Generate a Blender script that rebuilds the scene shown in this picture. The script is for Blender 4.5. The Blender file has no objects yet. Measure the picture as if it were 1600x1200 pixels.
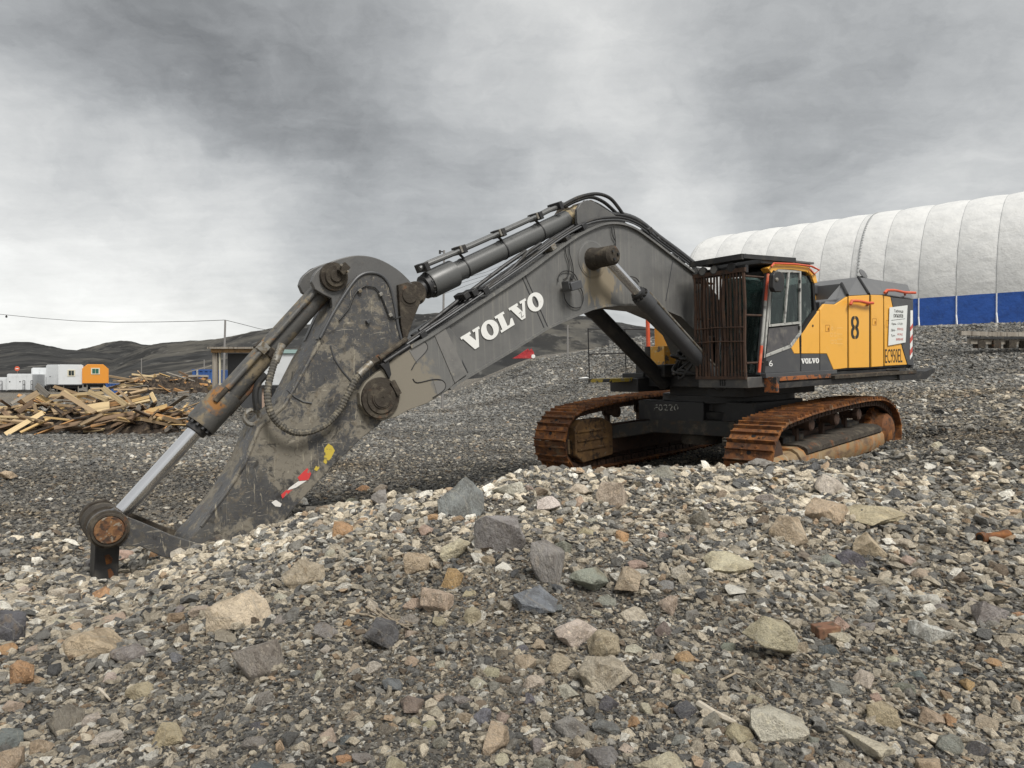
import bpy, bmesh, math, random
import numpy as np
from mathutils import Vector, Matrix

# ------------------------------------------------------------------ camera, sky, sun, exposure
scene = bpy.context.scene
COL = scene.collection
PI = math.pi
FPX, CX, CY, HOR, EYE = 1110.0, 800.0, 600.0, 590.0, 2.0      # a 25 mm phone lens, eye 2 m above the machine's ground
PITCH = math.atan((CY - HOR) / FPX)
cam_data = bpy.data.cameras.new('camera')
cam_data.sensor_width = 36.0
cam_data.lens = FPX / 1600.0 * 36.0
cam_data.clip_start = 0.05
cam_data.clip_end = 20000
cam = bpy.data.objects.new('camera', cam_data)
COL.objects.link(cam)
cam.location = (0, 0, EYE)
cam.rotation_euler = (PI / 2 - PITCH, 0, 0)
scene.camera = cam

SUN_ELEV, SUN_AZ = math.radians(52), math.radians(148)         # azimuth clockwise from +Y: behind the camera, to the right
sun_data = bpy.data.lights.new('sun', 'SUN')
sun_data.energy = 1.5
sun_data.angle = math.radians(20)
sun_data.color = (1.0, 0.965, 0.91)
sun = bpy.data.objects.new('sun', sun_data)
COL.objects.link(sun)
sdir = Vector((math.sin(SUN_AZ) * math.cos(SUN_ELEV), math.cos(SUN_AZ) * math.cos(SUN_ELEV), math.sin(SUN_ELEV)))
sun.rotation_euler = sdir.to_track_quat('Z', 'Y').to_euler()
sun.location = sdir * 50

scene.view_settings.view_transform = 'Standard'
scene.view_settings.look = 'None'
scene.view_settings.gamma = 1.0
scene.view_settings.use_curve_mapping = False
scene.view_settings.exposure = 1.2
scene.cycles.max_bounces = 6
scene.cycles.diffuse_bounces = 2
scene.cycles.glossy_bounces = 3
scene.cycles.transmission_bounces = 5
scene.cycles.use_denoising = True


def pix_dir(px, py):
    x, z = (px - CX) / FPX, -(py - CY) / FPX
    c, s = math.cos(-PITCH), math.sin(-PITCH)
    return Vector((x, c - z * s, s + z * c))


CAM = Vector((0, 0, EYE))


def at(px, py, dist):
    """world point seen at a picture position, dist metres in front of the camera"""
    d = pix_dir(px, py)
    return CAM + d * (dist / d.y)


class NT:
    """small node-tree helper"""
    def __init__(self, tree):
        self.t = tree
        self.n = tree.nodes
        self.l = tree.links

    def node(self, typ, **kw):
        n = self.n.new(typ)
        for k, v in kw.items():
            setattr(n, k, v)
        return n

    def link(self, a, b):
        self.l.new(a, b)

    def val(self, v):
        n = self.node('ShaderNodeValue')
        n.outputs[0].default_value = v
        return n.outputs[0]

    def math(self, op, a, b=None, c=None, clamp=False):
        n = self.node('ShaderNodeMath', operation=op, use_clamp=clamp)
        for i, v in enumerate((a, b, c)):
            if v is None:
                continue
            if isinstance(v, (int, float)):
                n.inputs[i].default_value = v
            else:
                self.link(v, n.inputs[i])
        return n.outputs[0]

    def vmath(self, op, a, b=None):
        n = self.node('ShaderNodeVectorMath', operation=op)
        for i, v in enumerate((a, b)):
            if v is None:
                continue
            if isinstance(v, (tuple, list, Vector)):
                n.inputs[i].default_value = v
            else:
                self.link(v, n.inputs[i])
        return n

    def noise(self, vec, scale, detail=6, rough=.6, dist=0.0):
        n = self.node('ShaderNodeTexNoise')
        self.link(vec, n.inputs['Vector'])
        n.inputs['Scale'].default_value = scale
        n.inputs['Detail'].default_value = detail
        n.inputs['Roughness'].default_value = rough
        n.inputs['Distortion'].default_value = dist
        return n.outputs['Fac']

    def smooth(self, v, lo, hi):
        n = self.node('ShaderNodeMapRange', interpolation_type='SMOOTHSTEP')
        self.link(v, n.inputs[0])
        n.inputs[1].default_value = lo
        n.inputs[2].default_value = hi
        return n.outputs[0]

    def mix(self, f, a, b):
        n = self.node('ShaderNodeMix', data_type='RGBA')
        for s, v in ((0, f), (6, a), (7, b)):
            if isinstance(v, (int, float)):
                n.inputs[s].default_value = v
            elif isinstance(v, tuple):
                n.inputs[s].default_value = (*v, 1) if len(v) == 3 else v
            else:
                self.link(v, n.inputs[s])
        return n.outputs[2]

    def mapping(self, vec, scale=(1, 1, 1), loc=(0, 0, 0)):
        n = self.node('ShaderNodeMapping')
        self.link(vec, n.inputs[0])
        n.inputs['Scale'].default_value = scale
        n.inputs['Location'].default_value = loc
        return n.outputs[0]


def build_world():
    w = bpy.data.worlds.new('World')
    scene.world = w
    w.use_nodes = True
    w.node_tree.nodes.clear()
    t = NT(w.node_tree)
    out = t.node('ShaderNodeOutputWorld')
    sky = t.node('ShaderNodeTexSky', sky_type='NISHITA')
    sky.sun_disc = False
    sky.sun_elevation = SUN_ELEV
    sky.sun_rotation = SUN_AZ
    b1 = t.node('ShaderNodeBackground')
    t.link(sky.outputs[0], b1.inputs[0])
    b1.inputs[1].default_value = 0.08
    tc = t.node('ShaderNodeTexCoord')
    d = tc.outputs['Generated']
    sep = t.node('ShaderNodeSeparateXYZ')
    t.link(d, sep.inputs[0])
    zz = t.math('MAXIMUM', sep.outputs[2], 0.0)
    den = t.math('ADD', zz, 0.13)
    comb = t.node('ShaderNodeCombineXYZ')
    t.link(t.math('DIVIDE', sep.outputs[0], den), comb.inputs[0])
    t.link(t.math('DIVIDE', sep.outputs[1], den), comb.inputs[1])
    p = comb.outputs[0]
    # broad masses of the overcast, in directions
    total = t.val(0.545)
    blobs = [(180, 130, 26, -.13), (500, 240, 24, -.17), (640, 350, 12, -.07), (60, 100, 14, -.05), (870, 190, 17, .06),
             (1480, 150, 24, -.11), (1250, 60, 14, -.07), (1095, 330, 7, .13), (1190, 250, 8, -.05), (1560, 285, 9, .08),
             (120, 470, 19, .24), (330, 400, 12, .16), (560, 430, 12, .10), (0, 560, 14, .10), (850, 400, 12, -.04),
             (980, 330, 8, -.07), (20, 290, 12, .02)]
    warp = t.node('ShaderNodeTexNoise')
    t.link(t.mapping(d, (1, 1, 1.7)), warp.inputs['Vector'])
    warp.inputs['Scale'].default_value = 2.6
    warp.inputs['Detail'].default_value = 9
    warp.inputs['Roughness'].default_value = .62
    wv = t.vmath('SUBTRACT', warp.outputs['Color'], (.5, .5, .5)).outputs[0]
    ws = t.node('ShaderNodeVectorMath', operation='SCALE')
    t.link(wv, ws.inputs[0])
    ws.inputs[3].default_value = .22
    dw = t.vmath('NORMALIZE', t.vmath('ADD', d, ws.outputs[0]).outputs[0]).outputs[0]
    for px, py, rad, amp in blobs:
        v = pix_dir(px, py).normalized()
        dot = t.vmath('DOT_PRODUCT', dw, tuple(v)).outputs['Value']
        f = t.smooth(dot, math.cos(math.radians(rad)), 1.0)
        total = t.math('ADD', total, t.math('MULTIPLY', f, amp))
    n1 = t.noise(p, 0.55, 9, .56, .35)
    n2 = t.noise(t.mapping(p, (1, 1, 1), (7, 3, 0)), 1.9, 8, .58, .2)
    n3 = t.noise(t.mapping(p, (.8, 1.6, 1), (1, 9, 0)), 4.5, 8, .6, .1)
    total = t.math('ADD', total, t.math('MULTIPLY', t.math('SUBTRACT', n1, .5), .08))
    total = t.math('ADD', total, t.math('MULTIPLY', t.math('SUBTRACT', n2, .5), .08))
    total = t.math('ADD', total, t.math('MULTIPLY', t.math('SUBTRACT', n3, .5), .12))
    n4 = t.noise(t.mapping(dw, (1, 1, 2.2)), 3.6, 9, .60, .5)
    total = t.math('ADD', total, t.math('MULTIPLY', t.math('SUBTRACT', n4, .5), .24))
    n5 = t.noise(t.mapping(dw, (1, 1, 2.0), (3, 5, 1)), 11, 7, .62, .3)
    total = t.math('ADD', total, t.math('MULTIPLY', t.math('SUBTRACT', n5, .5), .24))
    total = t.math('MAXIMUM', total, .12)
    total = t.math('MINIMUM', total, .86)
    # darker cloud is bluish grey, lit cloud slightly warm
    tint = t.mix(t.smooth(total, .28, .75), (0.965, 0.99, 1.0), (1.0, 1.0, 0.975))
    col = t.vmath('SCALE', tint)
    t.link(total, col.inputs[3])
    b2 = t.node('ShaderNodeBackground')
    t.link(col.outputs[0], b2.inputs[0])
    b2.inputs[1].default_value = 0.52
    m = t.node('ShaderNodeMixShader')
    m.inputs[0].default_value = .96
    t.link(b1.outputs[0], m.inputs[1])
    t.link(b2.outputs[0], m.inputs[2])
    t.link(m.outputs[0], out.inputs[0])


build_world()
rng = random.Random(11)
nrs = np.random.RandomState(5)

# ------------------------------------------------------------------ helpers


def mat(name, base, rough=.6, metallic=0.0, layers=(), bump=0.0, bump_scale=20.0, coord='Object', spec=.5, tint=False, coat=0.0, vary=0.0):
    """procedural material: base colour, then layers dict(c,scale,lo,hi,[stretch,detail,center,radius,w,rough])"""
    m = bpy.data.materials.new(name)
    m.use_nodes = True
    t = NT(m.node_tree)
    b = m.node_tree.nodes['Principled BSDF']
    tc = t.node('ShaderNodeTexCoord')
    v = tc.outputs[coord]
    b.inputs['Metallic'].default_value = metallic
    b.inputs['Specular IOR Level'].default_value = spec
    b.inputs['Coat Weight'].default_value = coat
    c = base
    if tint:
        oi = t.node('ShaderNodeObjectInfo')
        c = t.mix(1.0, oi.outputs['Color'], oi.outputs['Color'])
        rnd = oi.outputs['Random']
        off = t.node('ShaderNodeCombineXYZ')
        t.link(t.math('MULTIPLY', rnd, 37.0), off.inputs[0])
        t.link(t.math('MULTIPLY', rnd, 91.0), off.inputs[1])
        v = t.vmath('ADD', v, off.outputs[0]).outputs[0]
    if vary:
        oi = t.node('ShaderNodeObjectInfo')
        off = t.node('ShaderNodeCombineXYZ')
        t.link(t.math('MULTIPLY', oi.outputs['Random'], 37.0), off.inputs[0])
        t.link(t.math('MULTIPLY', oi.outputs['Random'], 91.0), off.inputs[1])
        v = t.vmath('ADD', v, off.outputs[0]).outputs[0]
    r = None
    for i, L in enumerate(layers):
        vv = t.mapping(v, L.get('stretch', (1, 1, 1)), (i * 3.7, i * 1.9, i * 5.3))
        f = t.noise(vv, L['scale'], L.get('detail', 7), L.get('nr', .62), L.get('dist', .3))
        if 'center' in L:
            dist = t.vmath('DISTANCE', v, L['center']).outputs['Value']
            fall = t.math('SUBTRACT', 1.0, t.math('DIVIDE', dist, L['radius']), clamp=False)
            fall = t.math('MAXIMUM', fall, L.get('floor', -1.0))
            f = t.math('ADD', f, t.math('MULTIPLY', fall, L.get('w', .5)))
        f = t.smooth(f, L['lo'], L['hi'])
        if 'a' in L:
            f = t.math('MULTIPLY', f, L['a'])
        c = t.mix(f, c, L['c'])
        if 'rough' in L:
            if r is None:
                r = t.val(rough)
            r = t.math('ADD', t.math('MULTIPLY', t.math('SUBTRACT', 1.0, f), r), t.math('MULTIPLY', f, L['rough']))
    if vary:
        k = t.vmath('SCALE', c) if not isinstance(c, tuple) else t.vmath('SCALE', c)
        t.link(t.math('ADD', 1 - vary, t.math('MULTIPLY', t.math('FRACT', t.math('MULTIPLY', oi.outputs['Random'], 7.31)), 2 * vary)), k.inputs[3])
        c = k.outputs[0]
    if isinstance(c, tuple):
        b.inputs['Base Color'].default_value = (*c, 1)
    else:
        t.link(c, b.inputs['Base Color'])
    if r is None:
        b.inputs['Roughness'].default_value = rough
    else:
        t.link(r, b.inputs['Roughness'])
    if bump > 0:
        bn = t.node('ShaderNodeBump')
        bn.inputs['Strength'].default_value = 1.0
        bn.inputs['Distance'].default_value = bump
        t.link(t.noise(v, bump_scale, 8, .65), bn.inputs['Height'])
        t.link(bn.outputs[0], b.inputs['Normal'])
    return m


class MB:
    def __init__(self):
        self.v, self.f = [], []

    def add(self, vs, fs):
        o = len(self.v)
        self.v += [tuple(x) for x in vs]
        self.f += [tuple(i + o for i in f) for f in fs]
        return self

    def box(self, c, s, M=None):
        x, y, z = s[0] / 2, s[1] / 2, s[2] / 2
        vs = [Vector((i * x, j * y, k * z)) for i in (-1, 1) for j in (-1, 1) for k in (-1, 1)]
        if M is not None:
            vs = [M @ q for q in vs]
        c = Vector(c)
        return self.add([q + c for q in vs], [(0, 1, 3, 2), (4, 6, 7, 5), (0, 4, 5, 1), (2, 3, 7, 6), (0, 2, 6, 4), (1, 5, 7, 3)])

    def bounds(self, a, b):
        return self.box([(a[i] + b[i]) / 2 for i in range(3)], [abs(b[i] - a[i]) for i in range(3)])

    def prism(self, poly, l0, l1):
        """poly in (x,z), extruded along y from l0 to l1"""
        n = len(poly)
        vs = [(p[0], l0, p[1]) for p in poly] + [(p[0], l1, p[1]) for p in poly]
        area = sum(poly[i][0] * poly[(i + 1) % n][1] - poly[(i + 1) % n][0] * poly[i][1] for i in range(n))
        fs = [tuple(range(n)), tuple(range(2 * n - 1, n - 1, -1))]
        fs += [(i, i + n, (i + 1) % n + n, (i + 1) % n) for i in range(n)]
        if (area > 0) != (l1 > l0):
            fs = [tuple(reversed(q)) for q in fs]
        return self.add(vs, fs)

    def loft(self, ringa, ringb):
        n = len(ringa)
        fs = [tuple(range(n - 1, -1, -1)), tuple(range(n, 2 * n))] + [(i, (i + 1) % n, (i + 1) % n + n, i + n) for i in range(n)]
        return self.add(list(ringa) + list(ringb), fs)

    def tube(self, pts, r, n=10, closed=False, cap=True):
        pts = [Vector(p) for p in pts]
        m = len(pts)
        rs = r if isinstance(r, (list, tuple)) else [r] * m
        rings, up = [], None
        for i, p in enumerate(pts):
            if closed:
                tg = pts[(i + 1) % m] - pts[i - 1]
            else:
                tg = pts[min(i + 1, m - 1)] - pts[max(i - 1, 0)]
            if tg.length < 1e-9:
                tg = Vector((0, 0, 1))
            tg.normalize()
            if up is None:
                up = tg.orthogonal().normalized()
            up = (up - tg * up.dot(tg))
            if up.length < 1e-6:
                up = tg.orthogonal()
            up.normalize()
            sd = tg.cross(up)
            rings.append([p + (up * math.cos(a) + sd * math.sin(a)) * rs[i] for a in [2 * PI * k / n for k in range(n)]])
        vs = [q for ring in rings for q in ring]
        fs = []
        for i in range(m if closed else m - 1):
            a, b = i * n, ((i + 1) % m) * n
            fs += [(a + k, a + (k + 1) % n, b + (k + 1) % n, b + k) for k in range(n)]
        if cap and not closed:
            fs += [tuple(range(n - 1, -1, -1)), tuple((m - 1) * n + k for k in range(n))]
        return self.add(vs, fs)

    def cyl(self, a, b, r, r2=None, n=24):
        a, b = Vector(a), Vector(b)
        return self.tube([a, b], [r, r if r2 is None else r2], n)

    def lathe(self, a, b, prof, n=28):
        """prof: list of (t along a->b in metres, radius)"""
        a, b = Vector(a), Vector(b)
        d = (b - a).normalized()
        up = d.orthogonal().normalized()
        sd = d.cross(up)
        vs = [a + d * q[0] + (up * math.cos(2 * PI * k / n) + sd * math.sin(2 * PI * k / n)) * q[1] for q in prof for k in range(n)]
        fs = [(i * n + k, i * n + (k + 1) % n, (i + 1) * n + (k + 1) % n, (i + 1) * n + k) for i in range(len(prof) - 1) for k in range(n)]
        fs += [tuple(range(n - 1, -1, -1)), tuple((len(prof) - 1) * n + k for k in range(n))]
        return self.add(vs, fs)

    def ribbon(self, line, th, l0, l1, closed=False):
        """a flat bar bent along a polyline in the (x,z) plane"""
        n = len(line)
        L = [Vector((p[0], p[1])) for p in line]
        off = []
        for i in range(n):
            if closed:
                tg = (L[(i + 1) % n] - L[i - 1])
            else:
                tg = L[min(i + 1, n - 1)] - L[max(i - 1, 0)]
            tg.normalize()
            off.append(Vector((-tg.y, tg.x)) * th / 2)
        vs = []
        for i in range(n):
            for (q, l) in ((L[i] + off[i], l0), (L[i] - off[i], l0), (L[i] - off[i], l1), (L[i] + off[i], l1)):
                vs.append((q.x, l, q.y))
        fs = []
        for i in range(n if closed else n - 1):
            a, b = 4 * i, 4 * ((i + 1) % n)
            fs += [(a + k, a + (k + 1) % 4, b + (k + 1) % 4, b + k) for k in range(4)]
        if not closed:
            fs += [(3, 2, 1, 0), tuple(4 * (n - 1) + k for k in range(4))]
        return self.add(vs, fs)

    def mesh(self, name, m=None, smooth=True):
        me = bpy.data.meshes.new(name)
        me.from_pydata(self.v, [], self.f)
        bm = bmesh.new()
        bm.from_mesh(me)
        bmesh.ops.recalc_face_normals(bm, faces=bm.faces)
        bm.to_mesh(me)
        bm.free()
        if m:
            me.materials.append(m)
        if smooth and len(me.polygons):
            me.polygons.foreach_set('use_smooth', [True] * len(me.polygons))
            me.set_sharp_from_angle(angle=math.radians(32))
        return me

    def build(self, name, m, parent=None, bevel=0.0, M=None, smooth=True):
        o = bpy.data.objects.new(name, self.mesh(name, m, smooth))
        COL.objects.link(o)
        if parent:
            o.parent = parent
        if M is not None:
            o.matrix_local = M
        if bevel:
            b = o.modifiers.new('bevel', 'BEVEL')
            b.width = bevel
            b.segments = 2
            b.limit_method = 'ANGLE'
            b.angle_limit = math.radians(40)
        return o


def tag(o, label=None, cat=None, group=None, kind=None):
    for k, v in (('label', label), ('category', cat), ('group', group), ('kind', kind)):
        if v:
            o[k] = v
    return o


def empty(name, loc=(0, 0, 0), M=None):
    o = bpy.data.objects.new(name, None)
    COL.objects.link(o)
    o.empty_display_size = .2
    if M is not None:
        o.matrix_world = M
    else:
        o.location = loc
    return o


def copy_child(o, parent, M=None):
    c = o.copy()
    COL.objects.link(c)
    c.parent = parent
    if M is not None:
        c.matrix_local = M
    return c


# ------------------------------------------------------------------ terrain height
ZS = np.array([1.5, 2.6, 4, 5.5, 7, 8.5, 10, 12, 15, 20, 28, 38, 50, 70, 110, 300])
PXS = np.array([-150, 165, 330, 520, 700, 850, 1000, 1215, 1400, 1600, 1800])
TAB = np.array([
    [.55, .50, .36, .18, .0, -.05, -.10, -.10, 0, 0, 0, 0, 0, .1, .15, .15],
    [.55, .50, .38, .17, -.14, -.34, -.24, -.12, 0, 0, 0, 0, 0, .1, .15, .15],
    [.55, .52, .48, .42, .26, -.08, -.12, -.05, 0, 0, 0, 0, 0, .1, .15, .15],
    [.55, .55, .60, .68, .70, .22, .00, .00, 0, 0, 0, 0, .02, .1, .15, .15],
    [.55, .57, .64, .76, .86, .50, .08, .00, 0, 0, .02, .10, .30, .9, .9, .9],
    [.55, .57, .64, .76, .92, .86, .25, .00, 0, .05, .15, .9, 2.6, 4.2, 4.0, 4.0],
    [.55, .57, .62, .72, .82, .93, .40, .0, .05, .30, 1.0, 2.9, 4.7, 5.2, 5.0, 5.0],
    [.55, .56, .60, .66, .76, .84, .76, .16, .25, .80, 1.9, 3.6, 5.2, 5.8, 6.0, 6.0],
    [.55, .54, .54, .60, .70, .80, .87, .84, .60, 1.1, 1.9, 3.6, 5.6, 7.0, 7.0, 7.0],
    [.55, .52, .50, .58, .68, .80, .90, .98, 1.05, 1.4, 2.1, 3.9, 5.9, 7.35, 7.4, 7.4],
    [.55, .52, .50, .58, .68, .80, .90, .98, 1.10, 1.5, 2.3, 4.1, 6.1, 7.4, 7.4, 7.4]])
AZS = np.arctan((PXS - CX) / FPX)


def _cr_weights(grid, x):
    n = len(grid)
    x = np.clip(x, grid[0], grid[-1])
    i = np.clip(np.searchsorted(grid, x, side='right') - 1, 0, n - 2)
    t = (x - grid[i]) / (grid[i + 1] - grid[i])
    t = t * t * (3 - 2 * t) * .5 + t * .5
    return i, t


def _hash(ix, iy, seed):
    h = (ix.astype(np.int64) * 374761393 + iy.astype(np.int64) * 668265263 + seed * 1442695041) & 0xffffffff
    h = ((h ^ (h >> 13)) * 1274126177) & 0xffffffff
    h = h ^ (h >> 16)
    return (h & 0xffffff) / float(0xffffff)


def vnoise(x, y, seed=0):
    xi, yi = np.floor(x), np.floor(y)
    fx, fy = x - xi, y - yi
    fx = fx * fx * (3 - 2 * fx)
    fy = fy * fy * (3 - 2 * fy)
    a, b = _hash(xi, yi, seed), _hash(xi + 1, yi, seed)
    c, d = _hash(xi, yi + 1, seed), _hash(xi + 1, yi + 1, seed)
    return (a * (1 - fx) + b * fx) * (1 - fy) + (c * (1 - fx) + d * fx) * fy - .5


def fbm(x, y, octv=4, seed=0, gain=.5):
    s, a = 0, 1.0
    for k in range(octv):
        s = s + a * vnoise(x * 2 ** k + 13.1 * k, y * 2 ** k - 7.7 * k, seed + k)
        a *= gain
    return s


def height(X, Y):
    X, Y = np.asarray(X, float), np.asarray(Y, float)
    az = np.arctan2(X, Y)
    r = np.hypot(X, Y)
    Z = r * np.cos(np.clip(az, -.7, .7))
    i, t = _cr_weights(AZS, az)
    j, s = _cr_weights(np.log(ZS), np.log(np.maximum(Z, 1.0)))
    h = (TAB[i, j] * (1 - t) + TAB[i + 1, j] * t) * (1 - s) + (TAB[i, j + 1] * (1 - t) + TAB[i + 1, j + 1] * t) * s
    back = np.clip((np.abs(az) - 1.3) / 1.0, 0, 1)
    back = back * back * (3 - 2 * back)
    h = h * (1 - back) + .5 * back
    near = np.clip(1 - r / 60, 0, 1)
    h = h + (.15 * fbm(X * .8, Y * .8, 4, 3) + .035 * fbm(X * 4, Y * 4, 3, 9)) * near * np.clip((r - 1) / 3, 0, 1)
    h = h + .5 * fbm(X * .05, Y * .05, 4, 21) * np.clip((r - 22) / 40, 0, 1) * np.clip((az + .25) / .5, .12, 1)
    for cx, cy, rx, ry, am in ((-17.3, 37.2, 4.4, 2.6, 1.25), (-13.0, 33.5, 2.6, 2.2, .9)):
        q = ((X - cx) / rx) ** 2 + ((Y - cy) / ry) ** 2
        h = h + am * np.exp(-q * q * .6)
    # the pit the machine stands in: flat under the tracks
    mx, my = X - 4.6, Y - 14.9
    a = math.radians(44)
    fo = -(mx * math.sin(a) + my * math.cos(a))
    la = mx * math.cos(a) - my * math.sin(a)
    d = np.maximum(np.abs(fo + .1) - 3.3, np.abs(la) - 2.45)
    k = np.clip(1 - d / .75, 0, 1)
    k = k * k * (3 - 2 * k)
    flat = .13 - fo * .035 - la * 0.02
    h = h * (1 - k) + np.minimum(h, flat) * k
    return h


def hgt(x, y):
    return float(height(np.array([x]), np.array([y]))[0])


def hit(px, py):
    """where the ground is met along a picture position"""
    d = pix_dir(px, py)
    ts = np.exp(np.linspace(math.log(1.2), math.log(150), 700))
    X, Y, Zr = d.x * ts, d.y * ts, EYE + d.z * ts
    g = Zr - height(X, Y)
    k = np.argmax(g < 0)
    if g[k] >= 0:
        k = len(ts) - 1
    lo, hi = ts[max(k - 1, 0)], ts[k]
    for _ in range(12):
        m = (lo + hi) / 2
        if EYE + d.z * m - hgt(d.x * m, d.y * m) < 0:
            hi = m
        else:
            lo = m
    return Vector((d.x * hi, d.y * hi, EYE + d.z * hi)), hi

# ------------------------------------------------------------------ ground


def ground_material():
    m = bpy.data.materials.new('stony_ground')
    m.use_nodes = True
    t = NT(m.node_tree)
    b = m.node_tree.nodes['Principled BSDF']
    tc = t.node('ShaderNodeTexCoord')
    v = tc.outputs['Object']
    big = t.noise(v, .35, 5, .6, .4)
    mid = t.noise(v, 2.2, 6, .65, .2)
    soil = t.mix(t.smooth(big, .40, .62), (.100, .092, .080), (.145, .118, .084))
    soil = t.mix(t.smooth(mid, .45, .75), soil, (.085, .072, .056))
    c = soil
    bumps = None
    for sc, seed, cov in ((11.0, 0, .50), (26.0, 4, .55), (60.0, 9, .6)):
        vo = t.node('ShaderNodeTexVoronoi', feature='F1')
        vw = t.mapping(v, (1, 1, 1), (seed, seed * 2.3, 0))
        t.link(vw, vo.inputs['Vector'])
        vo.inputs['Scale'].default_value = sc
        sp = t.node('ShaderNodeSeparateColor')
        t.link(vo.outputs['Color'], sp.inputs[0])
        stone = t.mix(t.smooth(sp.outputs[0], .2, .9), (.14, .138, .130), (.34, .325, .29))
        stone = t.mix(t.smooth(sp.outputs[1], .90, .95), stone, (.50, .44, .34))
        inside = t.smooth(vo.outputs['Distance'], .42, .28)
        keep = t.math('GREATER_THAN', sp.outputs[2], 1 - cov)
        f = t.math('MULTIPLY', inside, keep)
        c = t.mix(f, c, stone)
        hgt_ = t.math('MULTIPLY', t.math('MULTIPLY', f, t.math('SUBTRACT', .6, vo.outputs['Distance'])), 1.6 / sc)
        bumps = hgt_ if bumps is None else t.math('ADD', bumps, hgt_)
    bumps = t.math('ADD', bumps, t.math('MULTIPLY', t.noise(v, 9, 8, .7), .05))
    # drained, dusty streaks along the traffic direction
    st = t.noise(t.mapping(v, (.05, .35, .2)), 2.0, 6, .6, .6)
    c = t.mix(t.math('MULTIPLY', t.smooth(st, .52, .68), .45), c, (.25, .22, .17))
    t.link(c, b.inputs['Base Color'])
    b.inputs['Roughness'].default_value = .88
    b.inputs['Specular IOR Level'].default_value = .35
    bn = t.node('ShaderNodeBump')
    bn.inputs['Distance'].default_value = .55
    bn.inputs['Strength'].default_value = .9
    t.link(bumps, bn.inputs['Height'])
    t.link(bn.outputs[0], b.inputs['Normal'])
    return m


def polar_sheet(name, azs, rs, hf, m, kind='structure', closed=False):
    A, R = np.meshgrid(azs, rs)
    X, Y = R * np.sin(A), R * np.cos(A)
    Z = hf(X, Y)
    V = np.stack([X, Y, Z], -1).reshape(-1, 3)
    na, nr = len(azs), len(rs)
    i = np.arange(nr - 1)[:, None] * na
    cols = na if closed else na - 1
    k = np.arange(cols)[None, :]
    k2 = (k + 1) % na
    F = np.stack([i + k, i + k2, i + na + k2, i + na + k], -1).reshape(-1, 4)
    me = bpy.data.meshes.new(name)
    nx = 0
    if closed:
        V = np.vstack([V, [[0, 0, float(Z[0].mean())]]])
        nx = cols
    nf = len(F)
    me.vertices.add(len(V))
    me.vertices.foreach_set('co', V.ravel())
    loops = F.ravel()
    starts = np.arange(nf) * 4
    tot = np.full(nf, 4)
    if closed:
        c = len(V) - 1
        tri = np.stack([k[0], np.full(cols, c), k2[0]], -1)
        loops = np.concatenate([loops, tri.ravel()])
        starts = np.concatenate([starts, nf * 4 + np.arange(cols) * 3])
        tot = np.concatenate([tot, np.full(cols, 3)])
    me.loops.add(len(loops))
    me.loops.foreach_set('vertex_index', loops)
    me.polygons.add(len(starts))
    me.polygons.foreach_set('loop_start', starts)
    me.polygons.foreach_set('loop_total', tot)
    me.polygons.foreach_set('use_smooth', [True] * len(starts))
    me.update(calc_edges=True)
    me.validate()
    # faces must look up
    if me.polygons[0].normal.z < 0:
        me.flip_normals()
    me.materials.append(m)
    o = bpy.data.objects.new(name, me)
    COL.objects.link(o)
    o['kind'] = kind
    return o


M_ground = ground_material()
az_f = np.concatenate([np.linspace(-.90, .90, 720), np.linspace(.93, 2 * PI - .93, 120)])
rs = np.concatenate([np.exp(np.linspace(math.log(.35), math.log(60), 430)), np.exp(np.linspace(math.log(62), math.log(6000), 70))])
ground = polar_sheet('ground', az_f, rs, height, M_ground, closed=True)

# ------------------------------------------------------------------ far hills
M_hill = mat('hill_heath', (.042, .042, .041), .95, layers=[
    dict(c=(.105, .098, .084), scale=.012, lo=.46, hi=.66, stretch=(1, .22, 1.5), detail=11),
    dict(c=(.022, .022, .022), scale=.05, lo=.47, hi=.58, stretch=(1, .18, 2), detail=11, a=.85),
    dict(c=(.13, .125, .115), scale=.20, lo=.58, hi=.68, stretch=(.8, .15, 1), detail=10, a=.8)], spec=.1)


def hill(name, pts, r0, rc, r1, amp, seed, m, n_az=260, n_r=60, wave=1.0):
    px = np.array([p[0] for p in pts], float)
    py = np.array([p[1] for p in pts], float)
    azp = np.arctan((px - CX) / FPX)
    azs = np.linspace(azp[0], azp[-1], n_az)
    rr = np.concatenate([np.linspace(r0, rc, n_r), np.linspace(rc, r1, 12)[1:]])

    def hf(X, Y):
        az, r = np.arctan2(X, Y), np.hypot(X, Y)
        crest = np.interp(az, azp, py)
        Hc = (HOR - crest) / FPX * rc * np.cos(az) + EYE
        t = np.clip((r - r0) / (rc - r0), 0, 1)
        prof = t ** 1.25 * (1.15 - .15 * t)
        beyond = np.clip((r - rc) / (r1 - rc), 0, 1)
        prof = prof * (1 - .5 * beyond ** 1.5)
        z = -2 + (Hc + 2) * prof
        nz = fbm(X / (90 * wave), Y / (90 * wave), 5, seed, .55) * amp * t * np.clip((1 - t) * 4 + .12, 0, 1)
        return z + nz + fbm(X / 9, Y / 9, 3, seed + 5) * 1.3 * t
    return polar_sheet(name, azs, rr, hf, m)


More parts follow.
